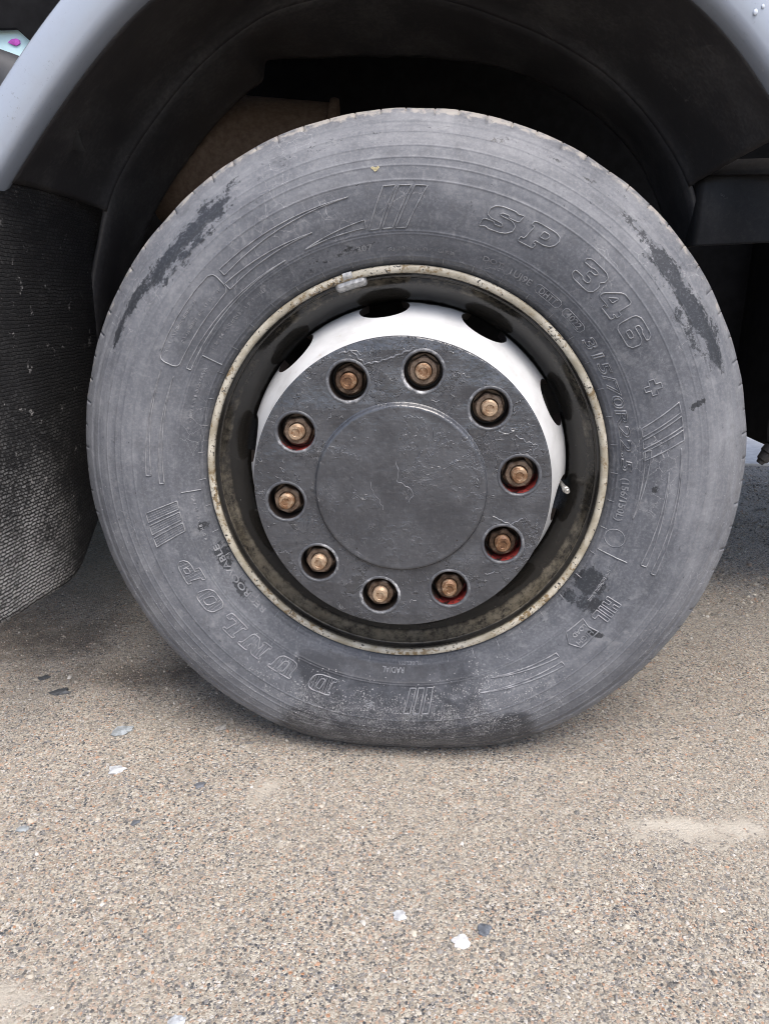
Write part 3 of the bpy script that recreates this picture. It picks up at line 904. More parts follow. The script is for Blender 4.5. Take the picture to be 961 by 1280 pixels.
def ring_text(body, a0, a1, r0, height, outline=False, lift=0.0007, shear=0.0, flip=False):
    """text set clockwise from a0 to a1 (degrees), tops outwards (flip: tops inwards, anticlockwise)"""
    V, F = text_mesh(body, 1, outline)
    V[:, 0] -= V[:, 0].min()
    wtot = V[:, 0].max()
    hcap = 0.72
    k = height / hcap
    x = (V[:, 0] + shear * V[:, 1]) / wtot
    a = np.radians(a0 + (a1 - a0) * x)
    h = V[:, 1] * k
    r = r0 - h if flip else r0 + h
    z = V[:, 2]
    n = (z / max(1e-6, np.abs(z).max())) * lift
    P = tyre_pt(a, r, n)
    o = mesh_obj('raised_text', P, F, MT['letter'], wheel, False)
    bm = bmesh.new(); bm.from_mesh(o.data)
    bmesh.ops.recalc_face_normals(bm, faces=bm.faces)
    bm.to_mesh(o.data); bm.free()
    return o
ring_text('315/70R22.5', 39.2, 3.0, 0.3215, 0.0140, True, 0.0019, 0.12)
ring_text('(156/150L)', 1.0, -10.5, 0.3235, 0.0095, False, 0.0012)
ring_text('DOT', 71.0, 66.0, 0.3285, 0.0060, False, 0.0012)
ring_text('1UJ9E', 63.8, 58.0, 0.3255, 0.0085, False, 0.0012)
ring_text('DHTT', 55.4, 50.4, 0.3255, 0.0085, False, 0.0012)
ring_text('4022', 46.8, 42.0, 0.3255, 0.0085, False, 0.0012)
ring_text('307', 101.6, 97.8, 0.3275, 0.0075, False, 0.0005)
ring_text('REGROOVABLE', -134.5, -158.5, 0.3165, 0.0085, False, 0.0012)
ring_text('RADIAL', -89.3, -95.6, 0.3215, 0.0085, False, 0.0012)
ring_text('TUBELESS', -84.0, -91.0, 0.3135, 0.0042, False, 0.0005)
ring_text('HIGH', -38.5, -43.1, 0.3735, 0.0080, False, 0.0012)
ring_text('LOAD', -38.4, -42.6, 0.3610, 0.0070, False, 0.0012)
ring_text('E', -97.3, -98.6, 0.3800, 0.0070, False, 0.0005)

def marks():
    # HL-like letters, drawn with plain block strokes
    mk = Marks(); mp = arc_map(-29.4, 0.3615)
    Lh, b = 0.0235, 0.0053
    mk.ridge([(0, 0), (b, 0), (b, Lh * .4), (2 * b, Lh * .4), (2 * b, 0), (3 * b, 0), (3 * b, Lh), (2 * b, Lh), (2 * b, Lh * .62), (b, Lh * .62), (b, Lh), (0, Lh)], mp)
    mk.ridge([(3.7 * b, 0), (4.7 * b, 0), (4.7 * b, Lh), (3.7 * b, Lh)], mp)
    mk.ridge([(5.4 * b, 0), (8 * b, 0), (8 * b, Lh * .28), (6.4 * b, Lh * .28), (6.4 * b, Lh), (5.4 * b, Lh)], mp)
    mk.build('raised_mark')
    mk = Marks(); mp = arc_map(-37.6, 0.355)
    mk.ridge([(0, 0), (0.036, -0.002), (0.046, 0.013), (0.036, 0.030), (0.0, 0.030), (0.004, 0.014)], mp)
    mk.build('raised_mark')
    # slanted bar blocks
    def bars(a_deg, r0, n, wd, gap, h, lean, hatch=False):
        mk = Marks(); mp = arc_map(a_deg, r0)
        for i in range(n):
            s = i * (wd + gap)
            mk.ridge([(s, 0), (s + wd, 0), (s + wd + lean, h), (s + lean, h)], mp)
            if hatch:
                for t in range(1, 4):
                    mk.ridge([(s + wd * t / 4, .001), (s + wd * t / 4 + lean, h - .001)], mp, False, 0.0004, 0.0006)
        mk.build('raised_bars')
    bars(98.0, 0.352, 3, 0.0150, 0.0045, 0.052, 0.026)
    bars(13.4, 0.350, 3, 0.0135, 0.0050, 0.054, -0.026)
    bars(-165.2, 0.352, 3, 0.0140, 0.0050, 0.050, -0.012, True)
    bars(-81.5, 0.352, 3, 0.0100, 0.0045, 0.044, 0.012)
    # swept blades beside the bars
    def blade(a0, r0, a1, r1, wd, r0b=None):
        mk = Marks()
        up, dn = [], []
        for t in np.linspace(0, 1, 14):
            a = a0 + (a1 - a0) * t
            r = r0 + (r1 - r0) * t ** 1.2
            up.append((a, r + wd * (1 - t))); dn.append((a, r))
        P = up + dn[::-1]
        ref = 0.38
        mp = lambda Q, n: tyre_pt(Q[:, 0] / ref, Q[:, 1], n)
        mk.ridge([(R_(a) * ref, r) for a, r in P], mp)
        mk.build('raised_blade')
    blade(130.8, 0.384, 101.0, 0.397, 0.0100)
    blade(132.0, 0.366, 110.0, 0.368, 0.0100)
    blade(153.0, 0.350, 118.0, 0.3515, 0.0065)
    blade(98.5, 0.3555, 113.0, 0.352, 0.0100)
    blade(180.0, 0.384, 155.5, 0.388, 0.0075)
    blade(182.0, 0.366, 156.0, 0.369, 0.0070)
    blade(8.0, 0.352, -9.0, 0.346, 0.0085)
    blade(-19.0, 0.379, 3.0, 0.384, 0.0085)
    blade(-20.0, 0.397, 8.0, 0.400, 0.0075)
    blade(-48.5, 0.368, -66.0, 0.356, 0.0075)
    blade(-48.8, 0.384, -70.0, 0.373, 0.0075)
    # framed panel
    mk = Marks(); ref = 0.38
    mp = lambda Q, n: tyre_pt(Q[:, 0] / ref, Q[:, 1], n)
    P = [(132.2, .372), (132.2, .394), (133.6, .400), (152.4, .398), (153.8, .392), (153.8, .371), (152.6, .366), (133.4, .366)]
    mk.ridge(chaikin([(R_(a) * ref, r) for a, r in P], 0.2), mp)
    mk.build('raised_panel')
    # small plus
    mk = Marks(); mp = arc_map(23.6, 0.3650)
    t = 0.0075
    mk.ridge([(t, 0), (2 * t, 0), (2 * t, t), (3 * t, t), (3 * t, 2 * t), (2 * t, 2 * t), (2 * t, 3 * t), (t, 3 * t), (t, 2 * t), (0, 2 * t), (0, t), (t, t)], mp)
    mk.build('raised_mark')
    # ring marks, radial lines and ticks by the bead
    mk = Marks(); ref = 0.33
    mp = lambda Q, n: tyre_pt(Q[:, 0] / ref, Q[:, 1], n)
    for ad, r1 in ((-19.8, 0.360), (148.5, 0.344), (-175.2, 0.344)):
        mk = Marks()
        mk.ridge([(R_(ad) * ref, 0.3165), (R_(ad) * ref, r1)], mp, False)
        mk.build('raised_line')
    for i in range(46):
        ad = i * 360 / 46 + 2
        tk = Marks()
        tk.ridge([(R_(ad) * ref, 0.3095), (R_(ad) * ref, 0.3175)], mp, False, 0.0007, 0.0012)
        tk.build('bead_tick')
    for (ad, rc, rad) in ((-15.2, 0.3315, 0.0135), (-98.0, 0.3835, 0.0065)):
        mk = Marks()
        mk.ridge([(R_(ad) * ref + rad * math.cos(t) * ref / rc, rc + rad * math.sin(t)) for t in np.linspace(0, 2 * PI, 28, endpoint=False)], mp, True, 0.0006, 0.0008)
        mk.build('raised_ring')
    for a0, a1 in ((56.6, 49.2), (47.8, 41.0)):
        P = [(a0 - 0.6, .3240), (a0, .3265), (a0, .3325), (a0 - 0.6, .3350), (a1 + 0.6, .3350), (a1, .3325), (a1, .3265), (a1 + 0.6, .3240)]
        mk = Marks()
        mk.ridge([(R_(a) * ref, r) for a, r in P], mp, True, 0.0006, 0.0008)
        mk.build('raised_frame')
    # fine print: wavy lines of tiny raised dashes
    r = random.Random(5)
    for a0, a1, r0 in ((139, 152, 0.389), (134, 148, 0.374), (126, 146, 0.334), (151, 168, 0.331), (-160, -174, 0.327), (94, 78, 0.324), (-23, -33, 0.342)):
        mk = Marks()
        a = min(a0, a1)
        while a < max(a0, a1):
            wv = r.uniform(0.25, 0.6)
            hh = r.uniform(0.0030, 0.0046)
            k = r.choice((0, 1, 2))
            p0, p1 = R_(a) * ref, R_(a + wv * 0.7) * ref
            if k == 0: mk.ridge([(p0, r0), (p0, r0 + hh)], mp, False, 0.0005, 0.0006)
            elif k == 1: mk.ridge([(p0, r0), (p1, r0 + hh)], mp, False, 0.0005, 0.0006); mk.ridge([(p0, r0 + hh), (p1, r0 + hh)], mp, False, 0.0005, 0.0006)
            else: mk.ridge([(p0, r0), (p0, r0 + hh), (p1, r0 + hh), (p1, r0)], mp, True, 0.0005, 0.0006)
            a += wv + (r.random() < 0.12) * 0.8
        mk.build('raised_text')
marks()

# ---- rim
rim_prof = catmull([(0.3035, 0.013), (0.3053, 0.006), (0.3056, -0.0005), (0.3040, -0.0042), (0.3015, -0.0052), (0.2980, -0.0048), (0.2955, -0.0030), (0.2942, 0.0010), (0.2938, 0.0065), (0.2915, 0.0120), (0.2895, 0.0130), (0.2882, 0.0185), (0.2820, 0.0280),
                    (0.2735, 0.0345), (0.2655, 0.0420), (0.2595, 0.0530), (0.2560, 0.0700), (0.2545, 0.100), (0.2545, 0.22), (0.280, 0.26), (0.3035, 0.272), (0.3035, 0.28)], 6)
V, F = lathe(rim_prof, 220)
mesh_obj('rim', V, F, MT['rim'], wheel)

# ---- white wheel disc with ten hand holes
def build_disc():
    outer = catmull([(0.2552, 0.074), (0.2535, 0.064), (0.2490, 0.0480), (0.2420, 0.0320), (0.2330, 0.0130), (0.2240, -0.0070), (0.2165, -0.0250), (0.2090, -0.0380), (0.1990, -0.0440), (0.1850, -0.0460), (0.09, -0.0460)], 6)
    back = [(p[0] - (0.010 if p[0] > 0.2 else 0.0), p[1] + (0.006 if p[0] > 0.2 else 0.014)) for p in outer][::-1]
    V, F = lathe(np.vstack([outer, np.array(back), outer[:1]])[:-1], 200)
    n = len(outer) * 2
    F = list(F) + [(i * n + n - 1, ((i + 1) % 200) * n + n - 1, ((i + 1) % 200) * n, i * n) for i in range(200)]
    o = mesh_obj('wheel_disc', V, F, MT['disc'], wheel)
    bmx = bmesh.new(); bmx.from_mesh(o.data); bmesh.ops.recalc_face_normals(bmx, faces=bmx.faces); bmx.to_mesh(o.data); bmx.free()
    # cutters: short elliptic plugs along the cone's normal
    bm = bmesh.new()
    for i in range(10):
        a = R_(97.8 + 36 * i)
        er = Vector((math.cos(a), 0, math.sin(a))); et = Vector((-math.sin(a), 0, math.cos(a))); ey = Vector((0, 1, 0))
        nrm = (er * 0.80 - ey * 0.60).normalized()
        along = (er * 0.60 + ey * 0.80).normalized()
        c = er * 0.2500 + ey * 0.0470
        rings = []
        for d in (-0.05, 0.05):
            rings.append([bm.verts.new(c + nrm * d + et * (0.0385 * math.cos(t)) + along * (0.0315 * math.sin(t))) for t in np.linspace(0, 2 * PI, 40, endpoint=False)])
        for k in range(40):
            bm.faces.new((rings[0][k], rings[0][(k + 1) % 40], rings[1][(k + 1) % 40], rings[1][k]))
        bm.faces.new(rings[0]); bm.faces.new(rings[1])
    cut = bm_obj('cutter', bm, MT['wall'], wheel)
    md = o.modifiers.new('b', 'BOOLEAN'); md.object = cut; md.operation = 'DIFFERENCE'; md.solver = 'EXACT'; md.material_mode = 'TRANSFER'
    dg = bpy.context.evaluated_depsgraph_get()
    me = bpy.data.meshes.new_from_object(o.evaluated_get(dg))
    o.modifiers.clear()
    o.data = me
    me.polygons.foreach_set('use_smooth', [True] * len(me.polygons))
    me.set_sharp_from_angle(angle=R_(35))
    bpy.data.objects.remove(cut)
build_disc()

# ---- hub cover plate with ten nut holes
NUT_A = [1.3931 - i * PI / 5 for i in range(10)]
def circle_spline(cu, cx, cy, r, n=48, wob=0.0, seed=0):
    s = cu.splines.new('POLY'); s.points.add(n - 1)
    rr = random.Random(seed)
    p1, p2 = rr.uniform(0, 6), rr.uniform(0, 6)
    for i in range(n):
        a = 2 * PI * i / n
        q = r + wob * (math.sin(3 * a + p1) + math.sin(5 * a + p2))
        s.points[i].co = (cx + q * math.cos(a), cy + q * math.sin(a), 0, 1)
    s.use_cyclic_u = True
def build_plate():
    cu = bpy.data.curves.new('p', 'CURVE'); cu.dimensions = '2D'; cu.fill_mode = 'BOTH'
    cu.extrude = 0.0090; cu.bevel_depth = 0.0022; cu.bevel_resolution = 2; cu.offset = -0.0022
    circle_spline(cu, 0, 0, 0.2120, 200, 0.0003, 1)
    circle_spline(cu, 0, 0, 0.1000, 100)
    for i, a in enumerate(NUT_A):
        circle_spline(cu, 0.1675 * math.cos(a), 0.1675 * math.sin(a), 0.0268, 48, 0.0003, i + 2)
    ob = bpy.data.objects.new('p', cu); COL.objects.link(ob)
    me = bpy.data.meshes.new_from_object(ob.evaluated_get(bpy.context.evaluated_depsgraph_get()))
    V = np.array([v.co[:] for v in me.vertices]); F = [tuple(p.vertices) for p in me.polygons]
    bpy.data.objects.remove(ob)
    # curve plane XY -> wheel plane XZ, front towards -Y
    W = np.stack([V[:, 0], -V[:, 2] - 0.0713, V[:, 1]], -1)
    o = mesh_obj('hub_cover', W, F, MT['plate'], wheel)
    bm = bmesh.new(); bm.from_mesh(o.data)
    bmesh.ops.remove_doubles(bm, verts=bm.verts, dist=0.00002)
    bmesh.ops.recalc_face_normals(bm, faces=bm.faces)
    bm.to_mesh(o.data); bm.free()
    o.data.polygons.foreach_set('use_smooth', [True] * len(o.data.polygons))
    o.data.set_sharp_from_angle(angle=R_(30))
build_plate()

cap_prof = catmull([(0.1252, -0.0790), (0.1240, -0.0826), (0.1226, -0.0836), (0.1214, -0.0862), (0.1196, -0.0884), (0.1170, -0.0893), (0.1120, -0.0893), (0.098, -0.0898), (0.06, -0.0908), (0.02, -0.0913), (0.0004, -0.0913)], 5)
V, F = lathe(cap_prof, 160)
mesh_obj('hub_cap', V, F, MT['cap'], wheel)

# ---- thick paint runs and brush ridges on the hub
def paint_runs():
    def px(L): return [((x - 501) / 887.0, -(y - 608) / 850.0) for x, y in L]
    def flat(y0): return lambda P, n: np.stack([P[:, 0], np.full(len(P), y0 - n), P[:, 1]], -1)
    def wiggle(P, r, amp=0.0012):
        Q = densify(P, False, 0.003)
        t = np.arange(len(Q))
        return Q + np.c_[np.sin(t * 1.3 + r.uniform(0, 6)), np.sin(t * 1.7 + r.uniform(0, 6))] * amp * r.uniform(0.5, 1)
    r = random.Random(21)
    runs = [(px([(495, 572), (499, 585), (497, 596), (513, 605), (518, 612), (511, 623)]), -0.0909, 0.0011), (px([(463, 598), (467, 612), (475, 620), (480, 632)]), -0.0906, 0.0009),
            (px([(441, 445), (457, 460), (473, 457), (493, 451), (517, 441)]), -0.0825, 0.0014), (px([(426, 448), (444, 444), (453, 449)]), -0.0825, 0.0012),
            (px([(640, 540), (655, 548), (668, 552), (663, 562)]), -0.0825, 0.0010), (px([(618, 640), (640, 650), (655, 642)]), -0.0825, 0.0010)]
    for i in range(22):
        a = r.uniform(0, 2 * PI); rad = r.uniform(0.134, 0.204)
        p = np.array([rad * math.cos(a), rad * math.sin(a)])
        if min(np.hypot(p[0] - 0.1675 * math.cos(q), p[1] - 0.1675 * math.sin(q)) for q in NUT_A) < 0.040: continue
        d = a + PI / 2 + r.uniform(-0.5, 0.5); L = r.uniform(0.008, 0.026)
        q = p + np.array([math.cos(d), math.sin(d)]) * L
        q = q / np.hypot(*q) * min(np.hypot(*q), 0.206)
        if min(np.hypot(q[0] - 0.1675 * math.cos(z), q[1] - 0.1675 * math.sin(z)) for z in NUT_A) < 0.034: continue
        runs.append(([p, (p + q) / 2 + np.array([r.uniform(-.003, .003), r.uniform(-.003, .003)]), q], -0.0825, r.uniform(0.0005, 0.0009)))
    for P, y0, wd in runs:
        mk = Marks()
        mk.ridge(wiggle(P, r), flat(y0), False, wd, wd * 0.75)
        o = mk.build('paint_run')
        o.data.materials[0] = MT['run']
paint_runs()

# ---- nuts, studs and hole walls: one mesh of each, copied round the hub
def nut_mesh():
    bm = bmesh.new()
    def ring(r, y, n, ph=0.0): return [bm.verts.new((r * math.cos(2 * PI * i / n + ph), y, r * math.sin(2 * PI * i / n + ph))) for i in range(n)]
    def link(a, b):
        n = len(a)
        for i in range(n): bm.faces.new((a[i], a[(i + 1) % n], b[(i + 1) % n], b[i]))
    # washer
    rs = [ring(0.0230, -0.0465, 36), ring(0.0230, -0.0525, 36), ring(0.0222, -0.0535, 36), ring(0.0150, -0.0535, 36)]
    for a, b in zip(rs, rs[1:]): link(a, b)
    # hexagon with a chamfered crown: 36 points round, hex radius
    def hexr(ap, n=36):
        out = []
        for i in range(n):
            t = 2 * PI * i / n
            k = ((t + PI / 6) % (PI / 3)) - PI / 6
            out.append((ap / math.cos(k), t))
        return out
    def hring(ap, y, cap=None): return [bm.verts.new((min(r, cap or 9) * math.cos(t), y, min(r, cap or 9) * math.sin(t))) for r, t in hexr(ap)]
    rs = [hring(0.0188, -0.0530), hring(0.0188, -0.0685), hring(0.0188, -0.0712, 0.0204), hring(0.0188, -0.0725, 0.0180), ring(0.0130, -0.0725, 36), ring(0.0114, -0.0708, 36)]
    for a, b in zip(rs, rs[1:]): link(a, b)
    bmesh.ops.recalc_face_normals(bm, faces=bm.faces)
    me = bpy.data.meshes.new('wheel_nut'); bm.to_mesh(me); bm.free()
    me.polygons.foreach_set('use_smooth', [True] * len(me.polygons)); me.set_sharp_from_angle(angle=R_(25))
    me.materials.append(MT['nut'])
    return me
def lathe_mesh(name, prof, n, mat, ang=30):
    V, F = lathe(prof, n)
    me = bpy.data.meshes.new(name); me.from_pydata([tuple(v) for v in V], [], F); me.update()
    bm = bmesh.new(); bm.from_mesh(me); bmesh.ops.recalc_face_normals(bm, faces=bm.faces); bm.to_mesh(me); bm.free()
    me.polygons.foreach_set('use_smooth', [True] * len(me.polygons)); me.set_sharp_from_angle(angle=R_(ang))
    me.materials.append(mat)
    return me
NM = nut_mesh()
thr = [(0.0111, -0.066)]
yy = -0.0695
while yy > -0.0838:
    thr += [(0.0112, yy), (0.0105, yy - 0.0007)]; yy -= 0.0014
SM = lathe_mesh('wheel_stud', thr + [(0.0110, -0.0842), (0.0096, -0.0860), (0.0060, -0.0862), (0.0052, -0.0852), (0.0003, -0.0850)], 28, MT['stud'])
WM = lathe_mesh('hole_wall', [(0.0275, -0.0790), (0.0262, -0.0796), (0.0260, -0.0470), (0.0100, -0.0475)], 40, MT['wall'])
LM = lathe_mesh('hole_lip', [(0.0262, -0.0785), (0.0264, -0.0812), (0.0274, -0.0829), (0.0290, -0.0833), (0.0306, -0.0829), (0.0318, -0.0818)], 44, MT['lip'], 60)
WR = WM.copy(); WR.materials.clear(); WR.materials.append(MT['wallred'])
for i, a in enumerate(NUT_A):
    px, pz = 0.1675 * math.cos(a), 0.1675 * math.sin(a)
    for nm, me, ph in (('wheel_nut', NM, random.uniform(0, 1.0)), ('wheel_stud', SM, random.uniform(0, 6)), ('hole_wall', WR if i in (2, 3, 4, 8) else WM, 0.0), ('hole_lip', LM, random.uniform(0, 6))):
        o = bpy.data.objects.new(nm, me); COL.objects.link(o); o.parent = wheel
        o.location = (px, random.uniform(-0.0008, 0.0008) if nm == 'wheel_stud' else 0, pz)
        o.rotation_euler = (0, ph, 0)

# ---- balance weight clipped on the lip, and valve stem
def band(prof, a0, a1, n, thick_prof, name, mat):
    """closed section swept along an arc of the wheel"""
    A = np.radians(np.linspace(a0, a1, n)); P = np.array(prof)
    V = []; m = len(P)
    for i, a in enumerate(A):
        t = i / (n - 1); k = 1 - 0.5 * max(0, (abs(2 * t - 1) - 0.8) / 0.2) ** 2 * thick_prof
        c = P.mean(0)
        for p in P:
            q = c + (p - c) * k
            V.append((q[0] * math.cos(a), q[1], q[0] * math.sin(a)))
    F = [(i * m + k, (i + 1) * m + k, (i + 1) * m + (k + 1) % m, i * m + (k + 1) % m) for i in range(n - 1) for k in range(m)]
    F += [tuple(range(m)), tuple((n - 1) * m + k for k in range(m))[::-1]]
    o = mesh_obj(name, V, F, mat, wheel)
    bm = bmesh.new(); bm.from_mesh(o.data); bmesh.ops.recalc_face_normals(bm, faces=bm.faces); bm.to_mesh(o.data); bm.free()
    o.data.set_sharp_from_angle(angle=R_(50))
    return o
band([(0.2970, 0.004), (0.2955, -0.0015), (0.2895, -0.0025), (0.2845, 0.0030), (0.2830, 0.0110), (0.2880, 0.0190), (0.2955, 0.0110)], 101.0, 110.0, 18, 0.8, 'balance_weight', MT['lead'])
band([(0.3070, 0.0010), (0.3062, -0.0050), (0.3025, -0.0066), (0.2975, -0.0050), (0.2950, 0.0010), (0.2960, 0.0015), (0.2985, -0.0030), (0.3020, -0.0045), (0.3050, -0.0035), (0.3058, 0.0012)], 104.4, 107.0, 6, 0.0, 'weight_clip', MT['lead'])
def valve():
    me_prof = [(0.0001, -0.0), (0.0030, 0.0), (0.0040, 0.001), (0.0040, 0.007), (0.0052, 0.008), (0.0052, 0.013), (0.0036, 0.014), (0.0036, 0.055)]
    me = lathe_mesh('valve_stem', me_prof, 18, MT['valve'])
    o = bpy.data.objects.new('valve_stem', me); COL.objects.link(o); o.parent = wheel
    o.location = (0.2490, 0.003, -0.0220)
    o.rotation_euler = (0.12, 0, 0.15)
valve()

# dry leaf scrap stuck on the tyre wall
def leaf():
    c = tyre_pt(R_(95.3), 0.4255, 0.0015)
    pts = [(-0.0058, 0.0012, 0), (-0.0030, 0.0030, -.0008), (0.0008, 0.0012, -.0014), (0.0048, 0.0034, -.0022), (0.0062, 0.0012, -.001), (0.0030, -0.0018, 0), (0.0004, -0.0036, .0002), (-0.0022, -0.0014, 0)]
    V = [(x, y, z) for x, z, y in pts] + [(x * 0.9, y - 0.0006, z * 0.9) for x, z, y in pts]
    n = len(pts)
    F = [tuple(range(n))[::-1], tuple(range(n, 2 * n))] + [(i, (i + 1) % n, n + (i + 1) % n, n + i) for i in range(n)]
    o = mesh_obj('leaf_scrap', V, F, MT['leaf'], None, False, loc=(c[0], c[1], c[2] + ZC))
    tag(o, 'tiny pale yellow leaf scrap stuck high on the tyre wall', 'leaf')
leaf()

# ---- fender lip and arch liner (arcs measured round a point 0.1 m above the wheel centre)
AC = (0.0, 0.1 + Z0)
A_ARC = ([-20, 0, 20, 35, 43.1, 49, 54.1, 70, 90, 110, 123.8, 130.1, 136.4, 143.3, 150.1, 159, 170, 186],
         [0.605, 0.606, 0.609, 0.6130, 0.6165, 0.6225, 0.6250, 0.6285, 0.6310, 0.6325, 0.6322, 0.6285, 0.6270, 0.6318, 0.6410, 0.666, 0.70, 0.74])
C_PTS = [(171.3, 0.6097), (155.43, 0.6191), (147.33, 0.633), (133.23, 0.6363), (119.67, 0.6480), (111.25, 0.6530), (101.1, 0.6420), (87.65, 0.6231), (76.69, 0.6060), (67.13, 0.5996), (57.97, 0.5945), (48.63, 0.5853), (38.22, 0.5743), (27.94, 0.5500)]
D_PTS = [(181.3, 0.6554), (166.23, 0.6172), (155.14, 0.6029), (136.78, 0.5996), (119.25, 0.6115), (117.6, 0.6105), (116.2, 0.6400), (107.27, 0.602), (96.24, 0.5780), (84.7, 0.5700), (74.69, 0.5730), (62.89, 0.5728), (53.3, 0.5712), (44.1, 0.5648), (35.34, 0.5506), (28.82, 0.5366)]
def arc_r(pts, a):
    if isinstance(pts, tuple):
        d = np.linspace(-6, 6, 9)
        return np.mean([np.interp(a + q, pts[0], pts[1]) for q in d], axis=0)
    p = sorted(pts)
    return np.interp(a, [q[0] for q in p], [q[1] for q in p])
def smooth1(v, n=5):
    k = np.ones(n) / n
    return np.convolve(np.pad(v, n // 2, mode='edge'), k, 'valid')
def loft(name, rows, a0, a1, n, mat, parent, thick=0.004):
    """rows: list of (radius array function of angle, Y)"""
    A = np.linspace(a0, a1, n)
    V = np.empty((n, len(rows), 3))
    for k, (rf, y) in enumerate(rows):
        r = rf(A)
        V[:, k, 0] = AC[0] + r * np.cos(np.radians(A)); V[:, k, 1] = y; V[:, k, 2] = AC[1] + r * np.sin(np.radians(A))
    o = mesh_obj(name, V.reshape(-1, 3), grid_faces(n, len(rows)), mat, parent)
    if thick:
        md = o.modifiers.new('s', 'SOLIDIFY'); md.thickness = thick; md.offset = 0
    o.data.set_sharp_from_angle(angle=R_(55))
    return o
rA = lambda d=0.0: (lambda a: arc_r(A_ARC, a) + d)
rC = lambda d=0.0: (lambda a: smooth1(arc_r(C_PTS, a)) + d)
rD = lambda d=0.0: (lambda a: smooth1(arc_r(D_PTS, a), 3) + d)
rAC = lambda t, d=0.0: (lambda a: arc_r(A_ARC, a) * (1 - t) + smooth1(arc_r(C_PTS, a)) * t + d)

fender = loft('fender', [(rA(0.012), 0.012), (rA(0.004), 0.004), (rA(0.0005), -0.010), (rA(0.0), -0.030), (rA(0.0010), -0.0375), (rA(0.0035), -0.0415), (rA(0.009), -0.0440), (rA(0.030), -0.0450), (rA(0.045), -0.0430), (rA(0.054), -0.0385), (rA(0.060), -0.030), (rA(0.0635), -0.016), (rA(0.0645), 0.03)],
              -8, 186, 160, MT['fender'], truck, 0.004)
fender['label'] = 'pale bluish white painted fender lip round the wheel arch'
# water droplets on the fender
for i in range(9):
    bm = bmesh.new(); bmesh.ops.create_icosphere(bm, subdivisions=2, radius=1)
    s = random.choice((0.0022, 0.003, 0.004)) * random.uniform(0.7, 1.1)
    for v in bm.verts: v.co = Vector((v.co.x * s * 0.9, v.co.y * s * 0.5, v.co.z * s * 1.15))
    a = random.uniform(47, 62); r = arc_r(A_ARC, a) + random.uniform(0.018, 0.06)
    bm_obj('water_droplet', bm, MT['water'], fender, True, (AC[0] + r * math.cos(R_(a)), -0.0475, AC[1] + r * math.sin(R_(a))))

liner = loft('wheel_arch_liner', [(rA(0.003), -0.002), (rA(0.004), 0.012), (rAC(.25, .010), 0.05), (rAC(.5, .013), 0.11), (rAC(.8, .010), 0.18), (rC(.004), 0.222), (rC(.000), 0.236), (rC(-.006), 0.243), (rC(-.010), 0.247)], 36.5, 150.5, 130, MT['liner'], truck, 0.004)
loft('inner_arch_liner', [(rC(-.004), 0.2455), (rC(-.012), 0.252), (rC(-.015), 0.262), (lambda a: (smooth1(arc_r(C_PTS, a)) - .015) * .55 + smooth1(arc_r(D_PTS, a), 3) * .45, 0.33), (rD(.002), 0.388), (rD(.0), 0.397), (rD(.004), 0.404), (rD(.05), 0.406), (rD(.12), 0.408)],
     27.5, 181.0, 260, MT['liner'], truck, 0.004)

# lower right end of the liner: a rounded panel below a ledge
def lower_panel():
    plan = catmull([(0.497, 0.41), (0.480, 0.33), (0.468, 0.275), (0.4655, 0.250), (0.469, 0.236), (0.480, 0.226), (0.505, 0.205), (0.56, 0.150), (0.64, 0.09), (0.72, 0.06)], 6)
    V, zs = [], (0.0, 0.03, 0.5, 0.9, 1.0)
    zl = lambda y: 0.941 - 0.143 * (0.24 - min(y, 0.24))
    for p in plan:
        for t in zs: V.append((p[0], p[1], 0.826 + (zl(p[1]) - 0.826) * t))
    o = mesh_obj('liner_end_panel', V, grid_faces(len(plan), len(zs)), MT['dark'], truck)
    md = o.modifiers.new('s', 'SOLIDIFY'); md.thickness = 0.006; md.offset = 0
    # ledge above it
    plan2 = catmull([(0.490, 0.40), (0.462, 0.30), (0.4525, 0.252), (0.455, 0.238), (0.466, 0.222), (0.50, 0.175), (0.545, 0.10), (0.62, 0.03), (0.72, 0.0)], 6)
    bm = bmesh.new()
    lo = [bm.verts.new((p[0], p[1], zl(p[1]) - 0.006)) for p in plan2]; mid = [bm.verts.new((p[0] - 0.002, p[1] - 0.002, zl(p[1]) + 0.001)) for p in plan2]; hi = [bm.verts.new((p[0] + 0.003, p[1] + 0.003, zl(p[1]) + 0.016)) for p in plan2]
    inn = [bm.verts.new((p[0] + 0.05, p[1] + 0.03, zl(p[1]) - 0.006)) for p in plan2]
    for a, b in ((inn, lo), (lo, mid), (mid, hi)):
        for i in range(len(plan2) - 1): bm.faces.new((a[i], a[i + 1], b[i + 1], b[i]))
    bm_obj('liner_ledge', bm, MT['dark'], truck, True, angle=60)
lower_panel()

# ---- mud flap
def flap():
    ny, nz = 40, 70
    V = []
    for i in range(ny):
        u = i / (ny - 1)
        for k in range(nz):
            t = k / (nz - 1)
            y = -0.16 + u * (0.42 + 0.09 * t)
            zb = 0.272 - 0.010 * math.sin(u * PI * 0.6) + 0.10 * max(0.0, (u - 0.35) / 0.65) ** 2.4
            zt = 0.905 + 0.018 * u
            z = zb + (zt - zb) * t
            x = -0.572 - 0.045 * (1 - t) ** 1.6 + 0.022 * math.sin(u * PI) * (1 - t) - 0.012 * math.sin(t * PI) + 0.003 * math.sin(u * 14 + t * 5) * (1 - t)
            V.append((x, y, z))
    o = mesh_obj('mud_flap', V, grid_faces(ny, nz), MT['flap'], truck)
    md = o.modifiers.new('s', 'SOLIDIFY'); md.thickness = 0.008; md.offset = 0
    o['label'] = 'black ribbed rubber mud flap with dust specks'
flap()

